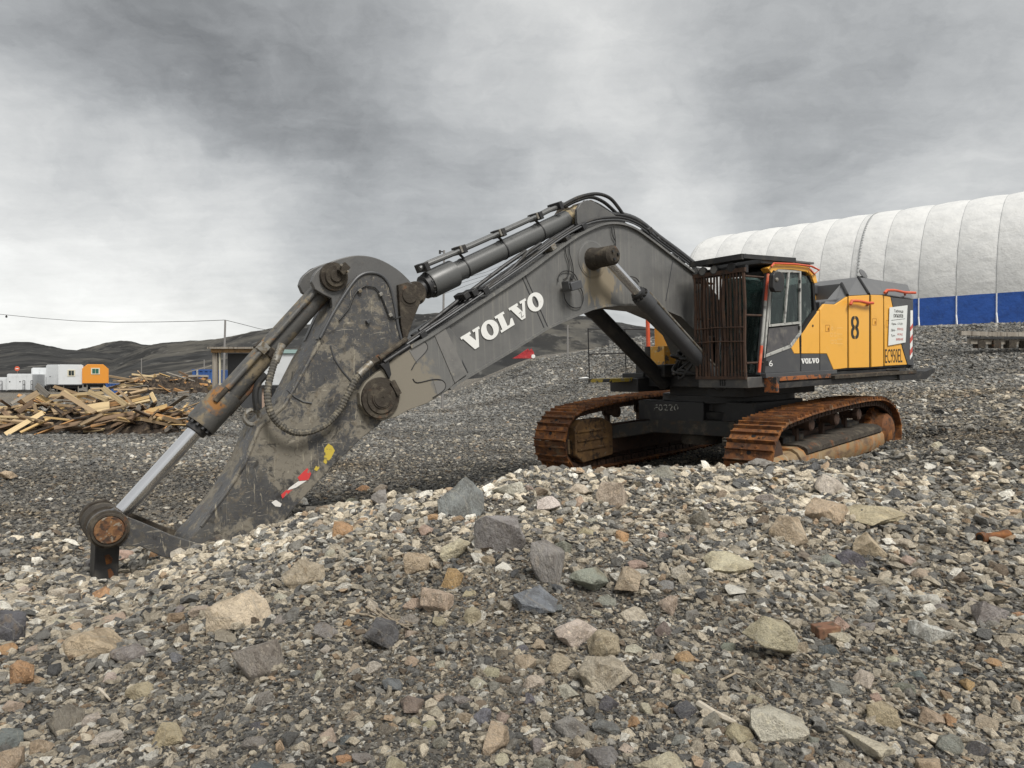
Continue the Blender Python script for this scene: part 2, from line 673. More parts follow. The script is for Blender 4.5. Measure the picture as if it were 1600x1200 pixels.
hill('hill', [(-700, 560), (-400, 548), (-200, 542), (-60, 545), (0, 538), (25, 534.5), (45, 534.5), (70, 539), (100, 546), (130, 548), (170, 552), (235, 566), (300, 590)],
     420, 900, 1500, 8, 31, M_hill)
hill('hill', [(-100, 575), (40, 562), (100, 551), (140, 543), (165, 536), (190, 532), (205, 533.5), (222, 538), (260, 542), (330, 548), (420, 560)],
     700, 1500, 2600, 10, 47, M_hill)
hill('hill', [(60, 598), (130, 582), (170, 568), (215, 548), (240, 539), (262, 535), (300, 532), (330, 531), (400, 517), (470, 507), (560, 498), (650, 491), (760, 487),
              (860, 489), (920, 495), (960, 502), (1010, 512), (1100, 530), (1300, 552), (1600, 570), (2100, 585)],
     230, 760, 1300, 9, 63, M_hill, 420)

# ------------------------------------------------------------------ rocks


def hull_rock(seed, flat=1.0, npts=13):
    r = random.Random(seed)
    bm = bmesh.new()
    for _ in range(npts):
        a = Vector((r.gauss(0, 1), r.gauss(0, 1), r.gauss(0, 1))).normalized()
        a *= r.uniform(.75, 1.05)
        bm.verts.new((a.x * .62, a.y * .48, a.z * .36 * flat))
    bmesh.ops.convex_hull(bm, input=bm.verts)
    for v in [v for v in bm.verts if not v.link_faces]:
        bm.verts.remove(v)
    me = bpy.data.meshes.new('stone_shape')
    bm.to_mesh(me)
    bm.free()
    return me


def chipped_rock(seed, size=(1, .75, .55), cuts=15, m=None, rough=.018, rounded=0.0):
    """broken stone: an irregular convex body whose faces are then roughened"""
    from mathutils import noise
    r = random.Random(seed)
    bm = bmesh.new()
    for _ in range(11 + seed % 6 + int(rounded * 30)):
        a = Vector((r.gauss(0, 1), r.gauss(0, 1), r.gauss(0, 1))).normalized() * r.uniform(.78, 1.0)
        bm.verts.new(a)
    bmesh.ops.convex_hull(bm, input=bm.verts)
    for v in [v for v in bm.verts if not v.link_faces]:
        bm.verts.remove(v)
    bmesh.ops.dissolve_limit(bm, angle_limit=math.radians(14), verts=bm.verts, edges=bm.edges)
    bmesh.ops.bevel(bm, geom=list(bm.edges), offset=.022 + .09 * rounded, segments=1, affect='EDGES', clamp_overlap=True)
    bmesh.ops.triangulate(bm, faces=bm.faces)
    for _ in range(3):
        long = [e for e in bm.edges if e.calc_length() > .16]
        if long:
            bmesh.ops.subdivide_edges(bm, edges=long, cuts=1)
            bmesh.ops.triangulate(bm, faces=[f for f in bm.faces if len(f.verts) > 3])
    off = Vector((r.uniform(0, 50), r.uniform(0, 50), r.uniform(0, 50)))
    bm.normal_update()
    for v in bm.verts:
        v.co += v.normal * (.032 * noise.fractal(v.co * 2.2 + off, 1.0, 2.0, 3) + .022 * noise.noise(v.co * 8 + off))
        v.co = Vector((v.co.x * size[0], v.co.y * size[1], v.co.z * size[2])) * .72
    me = bpy.data.meshes.new('rock_shape')
    bm.to_mesh(me)
    bm.free()
    me.polygons.foreach_set('use_smooth', [True] * len(me.polygons))
    me.set_sharp_from_angle(angle=math.radians(26))
    if m:
        me.materials.append(m)
    return me


def rock_material(name, attr):
    m = bpy.data.materials.new(name)
    m.use_nodes = True
    t = NT(m.node_tree)
    b = m.node_tree.nodes['Principled BSDF']
    tc = t.node('ShaderNodeTexCoord')
    oi = t.node('ShaderNodeObjectInfo')
    off = t.node('ShaderNodeCombineXYZ')
    t.link(t.math('MULTIPLY', oi.outputs['Random'], 37.0), off.inputs[0])
    t.link(t.math('MULTIPLY', oi.outputs['Random'], 91.0), off.inputs[1])
    v = t.vmath('ADD', tc.outputs['Object'], off.outputs[0]).outputs[0]
    if attr:
        a = t.node('ShaderNodeAttribute', attribute_type='INSTANCER', attribute_name='tint')
        c = a.outputs['Color']
    else:
        c = oi.outputs['Color']
    n1 = t.noise(v, 2.0, 7, .68, .5)
    n2 = t.noise(v, 9.0, 6, .7, .2)
    dark = t.vmath('MULTIPLY', c, (.62, .60, .58)).outputs[0]
    lite = t.vmath('MULTIPLY', c, (1.30, 1.27, 1.18)).outputs[0]
    c2 = t.mix(t.smooth(n1, .38, .56), dark, c)
    c2 = t.mix(t.smooth(n2, .50, .74), c2, lite)
    if not attr:
        # mineral stains, thin veins, dust
        n3 = t.noise(t.mapping(v, (1, 1, 1), (4, 4, 4)), 1.4, 6, .6, 1.2)
        c2 = t.mix(t.math('MULTIPLY', t.smooth(n3, .56, .70), .40), c2, (.30, .22, .13))
        w = t.node('ShaderNodeTexWave', wave_type='BANDS', bands_direction='DIAGONAL')
        t.link(v, w.inputs[0])
        w.inputs['Scale'].default_value = 1.3
        w.inputs['Distortion'].default_value = 9
        w.inputs['Detail'].default_value = 4
        c2 = t.mix(t.math('MULTIPLY', t.smooth(w.outputs['Fac'], .97, .995), .3), c2, (.42, .39, .33))
        n4 = t.noise(t.mapping(v, (1, 1, 1), (9, 1, 4)), 24, 4, .7)
        c2 = t.mix(t.math('MULTIPLY', t.smooth(n4, .58, .7), .6), c2, (.09, .08, .065))
    t.link(c2, b.inputs['Base Color'])
    b.inputs['Roughness'].default_value = .82
    b.inputs['Specular IOR Level'].default_value = .35
    bn = t.node('ShaderNodeBump')
    bn.inputs['Strength'].default_value = .8
    bn.inputs['Distance'].default_value = .09 if not attr else .12
    t.link(t.noise(v, 11 if not attr else 4, 8, .7), bn.inputs['Height'])
    t.link(bn.outputs[0], b.inputs['Normal'])
    return m


M_rock = rock_material('rock', False)
M_pebble = rock_material('pebble', True)

PAL = [((.185, .182, .172), 20), ((.27, .262, .24), 24), ((.37, .35, .31), 22), ((.48, .425, .335), 17), ((.68, .60, .47), 12),
       ((.50, .37, .25), 2.6), ((.76, .73, .65), 5.5), ((.24, .19, .14), 6), ((.10, .10, .10), 9)]
PALC = np.array([p[0] for p in PAL])
PALW = np.array([p[1] for p in PAL], float)


def gravel():
    """loose stone covering, far too many to count: points with instanced low stones"""
    r0, r1 = 1.0, 62.0
    nbins = 60
    edges = np.exp(np.linspace(math.log(r0), math.log(r1), nbins + 1))
    P, S, T, RT = [], [], [], []
    for k in range(nbins):
        ra, rb = edges[k], edges[k + 1]
        r = (ra + rb) / 2
        dmin = max(.011, .0034 * r) if r < 14 else max(.03, .0026 * r)
        amax = .84
        area = amax * (rb * rb - ra * ra)
        cov = 2.9 if r < 9 else (1.25 if r < 20 else .9)
        # power-law sizes between dmin and dmax
        dmax = max(dmin * 6.5, .12) if r < 12 else max(dmin * 2.6, .10)
        al = 2.15 if r < 10 else 2.9
        if r < 4.6:
            dmax, al = .075, 2.5
        u = nrs.rand(20000)
        dd = (dmin ** (-al) + u * (dmax ** (-al) - dmin ** (-al))) ** (-1 / al)
        mean_a = (dd ** 2 * .55).mean()
        n = int(area * cov / mean_a)
        u = nrs.rand(n)
        d = (dmin ** (-al) + u * (dmax ** (-al) - dmin ** (-al))) ** (-1 / al)
        az = nrs.uniform(-amax, amax, n)
        rr = np.sqrt(nrs.uniform(ra * ra, rb * rb, n))
        X, Y = rr * np.sin(az), rr * np.cos(az)
        # patches: finer soil shows through, coarser heaps elsewhere
        pn = fbm(X * .55, Y * .55, 4, 77)
        keep = nrs.rand(n) < np.clip(.86 + pn * 1.4, .38, 1.0)
        X, Y, d, rr, az, pn = X[keep], Y[keep], d[keep], rr[keep], az[keep], pn[keep]
        n = len(X)
        w = np.tile(PALW, (n, 1))
        # the rubble bank in front is warmer and paler; the worked plain behind is dark and grey
        bank = np.clip((9.5 - Y) / 2.5, 0, 1)
        right = np.clip((X - 5.5) / 3, 0, 1) * np.clip((30 - Y) / 10, 0, 1)
        warm = np.maximum(bank, right * .8)
        for q in (3, 4, 5, 6, 7):
            w[:, q] *= (.40 + .85 * warm + .8 * np.clip(fbm(X * .3, Y * .3, 3, 5), 0, 1))
        # bigger stones are paler
        big, tiny = d > dmin * 2.2, d < dmin * 1.7
        w[:, 3] *= 1 + 1.2 * big - .35 * tiny
        w[:, 4] *= 1 + 2.6 * big - .5 * tiny
        w[:, 6] *= 1 + 2.2 * big
        w[:, 5] *= 1 + 1.0 * big
        w[:, 0] *= 1 + .5 * tiny
        w[:, 8] *= 1 + .6 * tiny
        cw = np.cumsum(w, 1)
        pick = (nrs.rand(n, 1) * cw[:, -1:] < cw).argmax(1)
        patch = 1 + .55 * np.clip(fbm(X * .10, Y * .28, 4, 61), -.7, .9)
        col = PALC[pick] * nrs.uniform(.75, 1.25, (n, 1)) * patch[:, None]
        earth = np.clip(fbm(X * .16 + 9, Y * .4, 4, 33) * 2.2 - .3, 0, .7)[:, None]
        col = col * (1 - earth) + col * np.array([.95, .80, .60]) * earth
        fine = np.clip((rr - 15) / 14, 0, 1)[:, None] * (1 - .6 * right[:, None])
        heapz = (np.clip((Y - 28) / 6, 0, 1) * np.clip((X + 4) / 5, 0, 1))[:, None]
        col = col * (1 - .66 * fine) + (np.array([.285, .288, .280]) * (1 - .22 * heapz)) * patch[:, None] * .66 * fine
        col = col * np.where(d < dmin * 1.7, .74, np.where(d > dmin * 2.4, 1.12, .95))[:, None]
        sink = nrs.uniform(-.05, .22, n)
        Z = height(X, Y) + d * sink
        P.append(np.stack([X, Y, Z], -1))
        S.append(np.stack([d * nrs.uniform(.8, 1.3, n), d * nrs.uniform(.7, 1.2, n), d * nrs.uniform(.6, 1.3, n)], -1))
        T.append(col)
        RT.append(np.stack([nrs.normal(0, .35, n), nrs.normal(0, .35, n), nrs.uniform(0, 6.28, n)], -1))
    # coarser rubble further off: on the slope to the right, along a worked band behind, and strewn over the yard
    for (n, pxa, pxb, za, zb, da, db, wm) in ((3000, 100, 1750, 4.0, 9.6, .035, .15, 1.3), (500, -100, 1750, 2.4, 4.2, .03, .10, 1.0), (2600, 1330, 1750, 13, 34, .07, .30, 1.0), (900, 1100, 1420, 17, 30, .06, .20, .8), (1500, 560, 1060, 20, 33, .06, .20, .9),
                                              (2600, -150, 1500, 8.5, 40, .05, .14, .7), (700, 850, 1600, 38, 52, .08, .22, .5)):
        pxs = nrs.uniform(pxa, pxb, n)
        zz = np.exp(nrs.uniform(math.log(za), math.log(zb), n))
        X, Y = (pxs - CX) / FPX * zz, zz
        d = da + (db - da) * nrs.rand(n) ** 3
        kp = nrs.rand(n) < np.clip(.45 + 1.3 * fbm(X * .25, Y * .25, 3, 91), .05, 1)
        X, Y, d = X[kp], Y[kp], d[kp]
        n = len(X)
        w = np.tile(PALW, (n, 1)) * np.array([.6, .9, 1.2, 1 + wm, 1 + 1.4 * wm, .7, 1.3, 1.2, .5])
        cw = np.cumsum(w, 1)
        pick = (nrs.rand(n, 1) * cw[:, -1:] < cw).argmax(1)
        P.append(np.stack([X, Y, height(X, Y) + d * .1], -1))
        S.append(np.stack([d * nrs.uniform(.8, 1.5, n), d * nrs.uniform(.7, 1.2, n), d * nrs.uniform(.6, 1.1, n)], -1))
        T.append(PALC[pick] * nrs.uniform(.8, 1.1, (n, 1)) * .92)
        RT.append(np.stack([nrs.normal(0, .3, n), nrs.normal(0, .3, n), nrs.uniform(0, 6.28, n)], -1))
    P, S, T, RT = map(np.concatenate, (P, S, T, RT))
    n = len(P)
    print('gravel', n)
    me = bpy.data.meshes.new('gravel')
    me.vertices.add(n)
    me.vertices.foreach_set('co', P.ravel())
    for nm, arr in (('scl', S), ('rot', RT)):
        a = me.attributes.new(nm, 'FLOAT_VECTOR', 'POINT')
        a.data.foreach_set('vector', arr.ravel())
    a = me.attributes.new('tint', 'FLOAT_COLOR', 'POINT')
    a.data.foreach_set('color', np.hstack([T, np.ones((n, 1))]).ravel())
    a = me.attributes.new('pick', 'INT', 'POINT')
    a.data.foreach_set('value', nrs.randint(0, 9, n))
    me.materials.append(M_pebble)
    o = bpy.data.objects.new('gravel', me)
    COL.objects.link(o)
    src = bpy.data.collections.new('stone_shapes')
    for k in range(9):
        q = hull_rock(100 + k, .8 + .1 * (k % 5), 11 + k % 4)
        q.materials.append(M_pebble)
        so = bpy.data.objects.new('stone_shape', q)
        src.objects.link(so)
    g = bpy.data.node_groups.new('scatter_gravel', 'GeometryNodeTree')
    g.interface.new_socket('Geometry', in_out='INPUT', socket_type='NodeSocketGeometry')
    g.interface.new_socket('Geometry', in_out='OUTPUT', socket_type='NodeSocketGeometry')
    gi = g.nodes.new('NodeGroupInput')
    go = g.nodes.new('NodeGroupOutput')
    ip = g.nodes.new('GeometryNodeInstanceOnPoints')
    ci = g.nodes.new('GeometryNodeCollectionInfo')
    ci.inputs['Collection'].default_value = src
    ci.inputs['Separate Children'].default_value = True
    ci.inputs['Reset Children'].default_value = True

    def attr(nm, typ):
        a = g.nodes.new('GeometryNodeInputNamedAttribute')
        a.data_type = typ
        a.inputs[0].default_value = nm
        return a.outputs['Attribute']
    g.links.new(gi.outputs[0], ip.inputs['Points'])
    g.links.new(ci.outputs[0], ip.inputs['Instance'])
    ip.inputs['Pick Instance'].default_value = True
    g.links.new(attr('pick', 'INT'), ip.inputs['Instance Index'])
    e2r = g.nodes.new('FunctionNodeEulerToRotation')
    g.links.new(attr('rot', 'FLOAT_VECTOR'), e2r.inputs[0])
    g.links.new(e2r.outputs[0], ip.inputs['Rotation'])
    g.links.new(attr('scl', 'FLOAT_VECTOR'), ip.inputs['Scale'])
    g.links.new(ip.outputs[0], go.inputs[0])
    md = o.modifiers.new('scatter', 'NODES')
    md.node_group = g
    tag(o, 'loose grey and tan crushed stone covering the whole yard', 'gravel', kind='stuff')
    return o


gravel()

# things that look alike are told apart by the distinctive thing they lie beside
DIRS = ['right of', 'up right of', 'directly above', 'up left of', 'left of', 'down left of', 'directly below', 'down right of']
USED = set()


def told_apart(what, px, py, anchors, fallback):
    near = sorted(anchors, key=lambda a: (a[0] - px) ** 2 + ((a[1] - py) * 1.4) ** 2)
    for reach in (5, 9):
        for k, (ax, ay, nm) in enumerate(near[:reach]):
            d = DIRS[int(round(math.atan2(-(py - ay), px - ax) / (PI / 4))) % 8]
            dist = math.hypot(px - ax, py - ay)
            how = 'just ' if dist < 55 else ('' if dist < 150 else 'some way ')
            lab = '%s %s%s the %s' % (what, how, d, nm)
            if lab not in USED and len(lab.split()) <= 16:
                USED.add(lab)
                return lab
    return fallback


ROCK_ANCHORS = [(725, 780, 'blue grey rock on the crest'), (780, 838, 'big leaning grey slab'), (797, 764, 'whitish lumpy crest rock'), (708, 858, 'pale yellow wedge rock'),
                (825, 933, 'pointed flat grey slab'), (988, 910, 'pinkish cracked rock'), (895, 988, 'cream oval rock'), (942, 1053, 'ochre half buried rock'), (379, 964, 'largest pale yellow slab'),
                (404, 1027, 'grey gritty block'), (150, 1003, 'beige domed rock'), (532, 828, 'bright orange tan stone'), (598, 993, 'dark rock by the twigs'), (1200, 1006, 'standing tan rock'),
                (1457, 982, 'white split rock'), (1216, 1132, 'pale cream rough rock'), (1350, 1153, 'long cream rock'), (1360, 803, 'long thin pale slab'), (1138, 882, 'long olive slab'),
                (768, 1156, 'pinkish brown squared rock'), (104, 1128, 'brown veined rock'), (35, 1055, 'orange oval stone'), (1553, 836, 'rusty pipe'), (475, 898, 'squared cream tan block'),
                (1290, 988, 'brown block'), (955, 772, 'tan crest rock'), (1540, 962, 'angular rock near the right edge')]

# named single rocks: px, py, width px, height px, colour, shape seed, flatness, label
C_BLUE, C_GREY, C_BRN, C_CREAM, C_TAN, C_ORG, C_PINK, C_DK, C_WHT, C_YEL = (
    (.27, .280, .285), (.37, .355, .315), (.30, .26, .21), (.72, .65, .52), (.60, .50, .36), (.62, .40, .22),
    (.60, .46, .36), (.16, .165, .17), (.82, .79, .71), (.70, .62, .46))
HERO = [
    (725, 780, 74, 76, C_BLUE, 1, 1.0, 'large blue grey pyramid shaped rock on the crest of the bank'),
    (780, 838, 74, 66, C_GREY, 2, .9, 'big grey brown slab leaning below the blue grey rock'),
    (797, 764, 52, 30, C_WHT, 3, .8, 'whitish lumpy rock on the crest right of the blue grey rock'),
    (853, 882, 56, 70, C_GREY, 4, .7, 'grey rock with grit on it right of the big leaning slab'),
    (708, 858, 48, 32, C_YEL, 5, .8, 'pale yellow wedge rock left below the leaning slab'),
    (650, 882, 44, 38, C_TAN, 6, .9, 'rounded tan rock left of the pale yellow wedge rock'),
    (680, 935, 52, 44, C_TAN, 7, .8, 'long tan rock lying diagonally beside an upright grey stone'),
    (706, 905, 34, 32, C_ORG, 8, .9, 'small orange tan rock above the long tan rock'),
    (825, 933, 84, 32, C_BLUE, 9, .6, 'flat grey slab with pointed right end in the middle foreground'),
    (911, 898, 72, 34, C_GREY, 10, .7, 'wide grey brown slab half sunk right of the gritty grey rock'),
    (988, 910, 54, 46, C_PINK, 11, .9, 'pinkish cracked rock right of the wide grey brown slab'),
    (895, 988, 72, 34, C_CREAM, 12, .8, 'cream oval rock lying next to a pinkish one'),
    (947, 1010, 54, 42, C_PINK, 13, .8, 'pinkish cream rock touching the cream oval rock'),
    (942, 1053, 84, 54, C_YEL, 14, .7, 'ochre triangular rock half buried below the pinkish cream rock'),
    (379, 964, 98, 60, C_YEL, 15, .7, 'largest pale yellow slab in the left foreground'),
    (404, 1027, 68, 66, C_GREY, 16, 1.0, 'grey block with gravel on its top below the pale yellow slab'),
    (150, 1003, 80, 42, C_TAN, 17, .7, 'beige domed rock at the far left of the foreground'),
    (205, 1020, 52, 30, C_GREY, 18, .7, 'grey beige slab behind the beige domed rock'),
    (475, 898, 58, 44, C_TAN, 19, .9, 'cream tan squared block near the arm tip'),
    (532, 828, 36, 36, C_ORG, 20, 1.0, 'bright orange tan stone on the bank near the excavator arm'),
    (35, 1055, 30, 42, C_ORG, 21, 1.1, 'orange tan oval stone near the left edge of the photo'),
    (598, 993, 56, 38, C_DK, 22, .8, 'dark grey rock beside the dry twigs'),
    (1200, 1006, 76, 76, C_TAN, 23, 1.1, 'big tan angular rock standing up in the right foreground'),
    (1457, 982, 62, 42, C_WHT, 24, .8, 'white and grey split rock in the right foreground'),
    (1216, 1132, 84, 52, C_CREAM, 26, .7, 'pale cream rough rock near the bottom right'),
    (1350, 1153, 104, 46, C_CREAM, 27, .6, 'long cream rock at the bottom right edge'),
    (1362, 855, 50, 38, C_TAN, 28, .9, 'tan rock touching a pointed dark grey one'),
    (1328, 874, 44, 36, C_DK, 29, .9, 'pointed dark grey rock beside a tan rock'),
    (1232, 830, 54, 42, C_TAN, 30, .9, 'tan angular rock left of the long pale slab'),
    (1285, 795, 66, 40, C_TAN, 31, .7, 'wide pale orange rock in front of the near track'),
    (1360, 803, 96, 20, C_TAN, 32, .5, 'long thin pale slab running behind the tan rock'),
    (1138, 882, 84, 28, C_YEL, 33, .6, 'long pale olive slab in the middle right foreground'),
    (768, 1156, 60, 42, C_PINK, 34, .8, 'pinkish brown squared rock at the bottom centre'),
    (1030, 1190, 74, 26, C_YEL, 35, .5, 'flat olive rock cut by the bottom edge'),
    (955, 772, 46, 42, C_TAN, 36, .9, 'tan rock on the crest in front of the far track'),
    (855, 789, 38, 24, C_WHT, 37, .7, 'small whitish rock below the crest right of the lumpy one'),
    (1297, 758, 48, 32, C_CREAM, 38, .7, 'pale rock close under the near track frame'),
    (1100, 812, 44, 28, C_GREY, 39, .7, 'grey flat rock below the gap between the tracks'),
    (14, 1188, 44, 42, C_TAN, 40, .8, 'tan rock in the bottom left corner'),
    (12, 985, 62, 54, C_DK, 41, .6, 'dark grey slab cut by the left edge'),
    (104, 1128, 48, 42, C_BRN, 42, .8, 'brown veined rock in the lower left'),
    (1450, 1121, 42, 26, C_PINK, 43, .8, 'small pink brick like stone at the lower right'),
    (1378, 1118, 46, 38, C_TAN, 44, .9, 'beige textured rock above the long cream rock'),
    (1540, 962, 52, 42, C_GREY, 45, .9, 'grey brown angular rock near the right edge'),
    (1360, 694, 54, 20, C_GREY, 46, .6, 'grey brown slab leaning against the near track frame'),
    (1246, 702, 18, 18, C_WHT, 47, .9, 'small pale stone lying on the near track frame end'),
    (1188, 725, 34, 16, C_GREY, 48, .7, 'grey stone right before the foot of the near track'),
    (600, 780, 34, 26, C_GREY, 49, .8, 'dull grey stone on the left end of the crest'),
    (285, 867, 34, 22, C_CREAM, 50, .8, 'small cream stone just below the linkage plates'),
    (1035, 742, 32, 26, C_GREY, 51, .8, 'grey stone on the crest before the carriage'),
    (10, 745, 26, 18, C_TAN, 52, .6, 'tan stone at the left edge in the middle distance'),
]


def place_rock(me, px, py, wpx, hpx, col, label, group=None, yaw=None, r=rng, tall=1.0):
    p, d = hit(px, py + hpx * .30)
    w = wpx / FPX * d
    h = hpx / FPX * d
    o = bpy.data.objects.new('rock', me)
    COL.objects.link(o)
    bx = [max(abs(v.co[i]) for v in me.vertices) * 2 for i in range(3)]
    # the far side leans down with the sight line, so height in the picture is mostly true height plus some depth
    w, h = w * 1.12, h * 1.12
    o.scale = (w / bx[0], w * r.uniform(.70, 1.0) / bx[1], max(h * .95 * tall, .02) / bx[2])
    o.rotation_euler = (r.uniform(-.16, .16), r.uniform(-.16, .16), (yaw if yaw is not None else r.uniform(-.35, .35)) - math.atan2(p.x, p.y))
    o.location = (p.x, p.y, p.z + h * (.10 if tall == 1 else .20))
    o.color = (*[c * r.uniform(.94, 1.06) for c in col], 1)
    tag(o, label, 'rock', group)
    return o


for px, py, w, h, c, s, fl, lab in HERO:
    me = chipped_rock(s * 7 + 3, (1, .8, .75 * fl), 11 + s % 7, M_rock, .02, .35 if 'rounded' in lab or ' oval' in lab or 'domed' in lab else 0)
    place_rock(me, px, py, w, h, c, lab, tall=1.22)

shapes = [chipped_rock(900 + k, (1, .8, .6), 9 + k % 5, M_rock, .02, .2 * (k % 2)) for k in range(14)]
KINDS = [(C_GREY, 'grey', 24), (C_TAN, 'tan', 34), (C_CREAM, 'cream', 26), (C_BLUE, 'bluish grey', 9), (C_PINK, 'pinkish', 9), (C_ORG, 'orange', 6), (C_DK, 'dark', 6), (C_BRN, 'brown', 7)]
taken = [(q[0], q[1], q[2]) for q in HERO]
cnt = 0
while cnt < 244:
    px = rng.uniform(-15, 1615) if rng.random() < .55 else rng.gauss(820, 300)
    py = 690 + (rng.random() ** .95) * 515
    if py < 905 - px * .33 and px < 620:
        continue
    if py < 760 and px < 1200:
        continue
    s = (17 + 22 * rng.random() ** 1.8) * (0.75 + .75 * (py - 690) / 510)
    if any(abs(px - a) < (w_ + s) * .42 and abs(py - b) < (w_ + s) * .30 for a, b, w_ in taken):
        continue
    taken.append((px, py, s))
    c, nm, _ = rng.choices(KINDS, [k[2] for k in KINDS])[0]
    place_rock(rng.choice(shapes), px, py, s, s * rng.uniform(.5, .9), c,
               told_apart('%s %s rock' % ('small' if s < 28 else 'medium', nm), px, py, ROCK_ANCHORS, 'small %s broken rock among the loose gravel of the bank' % nm), 'small %s rocks strewn over the bank' % nm, r=rng, yaw=rng.uniform(-3, 3))
    cnt += 1

# ------------------------------------------------------------------ excavator
def frame(yaw, pit, O):
    t, p = math.radians(yaw), math.radians(pit)
    F = Vector((-math.sin(t) * math.cos(p), -math.cos(t) * math.cos(p), -math.sin(p)))
    L = Vector((math.cos(t), -math.sin(t), 0))
    U = F.cross(L)
    M = Matrix(((F.x, L.x, U.x, O[0]), (F.y, L.y, U.y, O[1]), (F.z, L.z, U.z, O[2]), (0, 0, 0, 1)))
    return M


MH = frame(53.5, 2.1, (4.907, 14.70, .081))       # upper structure: x forward, y left, z up
MT = frame(44.0, 2.0, (4.546, 14.938, .176))      # tracks
MHi, MTi = MH.inverted(), MT.inverted()


def onL(px, py, L=0.0, Mi=MHi):
    o = Mi @ CAM
    d = Mi.to_3x3() @ pix_dir(px, py)
    t = (L - o.y) / d.y
    q = o + d * t
    return (q.x, q.z)


def P3(px, py, L=0.0, Mi=MHi):
    q = onL(px, py, L, Mi)
    return Vector((q[0], L, q[1]))


def spl(pts, k=5, closed=False):
    """smooth curve through points (2D or 3D)"""
    P = [Vector(p) for p in pts]
    m = len(P)
    out = []
    for i in range(m if closed else m - 1):
        p0, p1, p2, p3 = (P[i - 1], P[i], P[(i + 1) % m], P[(i + 2) % m]) if closed else (P[max(i - 1, 0)], P[i], P[i + 1], P[min(i + 2, m - 1)])
        for j in range(k):
            t = j / k
            out.append(.5 * ((2 * p1) + (-p0 + p2) * t + (2 * p0 - 5 * p1 + 4 * p2 - p3) * t * t + (-p0 + 3 * p1 - 3 * p2 + p3) * t ** 3))
    if not closed:
        out.append(P[-1])
    return [tuple(q) for q in out]


def poly(pts, L):
    return [onL(a, b, L) for a, b in pts]


MUD = (.225, .202, .16)
RUST = (.16, .062, .022)
M_boom = mat('boom_paint', (.150, .149, .143), .42, layers=[
    dict(c=(.215, .208, .188), scale=3.0, lo=.50, hi=.72, stretch=(5, 1, .12), a=.8, rough=.6), dict(c=(.30, .285, .25), scale=5.0, lo=.62, hi=.70, stretch=(7, 1, .10), a=.6, rough=.7),
    dict(c=(.088, .088, .088), scale=1.1, lo=.48, hi=.70, a=.6),
    dict(c=(.215, .20, .17), scale=9, lo=.64, hi=.72, stretch=(3, 1, .25), a=.6),
    dict(c=(.06, .055, .05), scale=14, lo=.68, hi=.74, stretch=(1, 1, .4), a=.7),
    dict(c=MUD, scale=4, lo=.55, hi=.68, center=(8.35, .4, 1.97), radius=.85, w=.9, a=.95, rough=.9),
    dict(c=(.27, .225, .155), scale=6, lo=.60, hi=.72, center=(4.45, .4, 3.62), radius=.50, w=.55, stretch=(2, 1, .5), a=.9, rough=.9)],
    bump=.0015, bump_scale=30)
M_arm = mat('arm_paint', (.062, .062, .064), .48, layers=[
    dict(c=(.115, .112, .105), scale=2.2, lo=.45, hi=.7, a=.7),
    dict(c=MUD, scale=2.6, lo=.535, hi=.60, center=(9.5, .3, 1.7), radius=1.5, w=.13, rough=.92, detail=9, nr=.68, a=.85),
    dict(c=(.16, .135, .10), scale=7, lo=.56, hi=.66, stretch=(1, 1, 1), rough=.9, detail=9, a=.75),
    dict(c=(.30, .26, .19), scale=22, lo=.60, hi=.68, dist=1.5, rough=.95, a=.6),
    dict(c=(.10, .045, .02), scale=3.4, lo=.62, hi=.72, a=.6),
    dict(c=(.30, .27, .21), scale=7, lo=.62, hi=.65, stretch=(1.6, 1, .22), dist=2.5, a=.9), dict(c=(.34, .31, .25), scale=9, lo=.63, hi=.66, stretch=(.25, 1, 1.5), dist=3.0, a=.8),
    dict(c=(.10, .088, .07), scale=15, lo=.52, hi=.60, dist=.8, a=.55), dict(c=(.030, .028, .026), scale=4.5, lo=.58, hi=.66, dist=1.2, a=.8)], bump=.006, bump_scale=16)
M_dome = mat('dome_paint', (.105, .104, .102), .42, layers=[
    dict(c=(.145, .14, .13), scale=2.6, lo=.45, hi=.7, a=.6),
    dict(c=(.07, .068, .066), scale=5, lo=.5, hi=.7, a=.6),
    dict(c=(.22, .18, .12), scale=8, lo=.66, hi=.75, a=.7, rough=.9)], bump=.0015, bump_scale=25)
M_mudrust = mat('caked_mud', (.044, .036, .027), .9, layers=[
    dict(c=(.105, .088, .064), scale=6, lo=.48, hi=.68), dict(c=(.028, .020, .014), scale=11, lo=.5, hi=.68),
    dict(c=(.13, .055, .022), scale=4, lo=.58, hi=.7)], bump=.012, bump_scale=22)
M_oldcyl = mat('worn_cylinder_paint', (.085, .083, .078), .5, layers=[
    dict(c=(.21, .17, .11), scale=4, lo=.48, hi=.64, rough=.9, detail=9), dict(c=(.27, .125, .035), scale=2.2, lo=.57, hi=.66, rough=.85),
    dict(c=(.05, .048, .045), scale=12, lo=.55, hi=.7)], bump=.004, bump_scale=20)
M_cyl = mat('cylinder_paint', (.10, .102, .100), .38, layers=[
    dict(c=(.15, .145, .13), scale=3, lo=.5, hi=.75, a=.5), dict(c=(.06, .06, .06), scale=9, lo=.58, hi=.7, a=.6)], bump=.0008, bump_scale=30)
M_chrome = mat('chrome_rod', (.72, .72, .73), .20, 1.0, layers=[
    dict(c=(.30, .29, .27), scale=5, lo=.58, hi=.8, stretch=(1, 1, 1), a=.6, rough=.4)])
M_black = mat('black_metal', (.022, .022, .023), .5, layers=[dict(c=(.06, .055, .048), scale=5, lo=.5, hi=.7, rough=.85)], bump=.002)
M_rubber = mat('hose_rubber', (.024, .024, .024), .55, layers=[dict(c=(.12, .10, .075), scale=9, lo=.55, hi=.7, a=.6, rough=.9)])
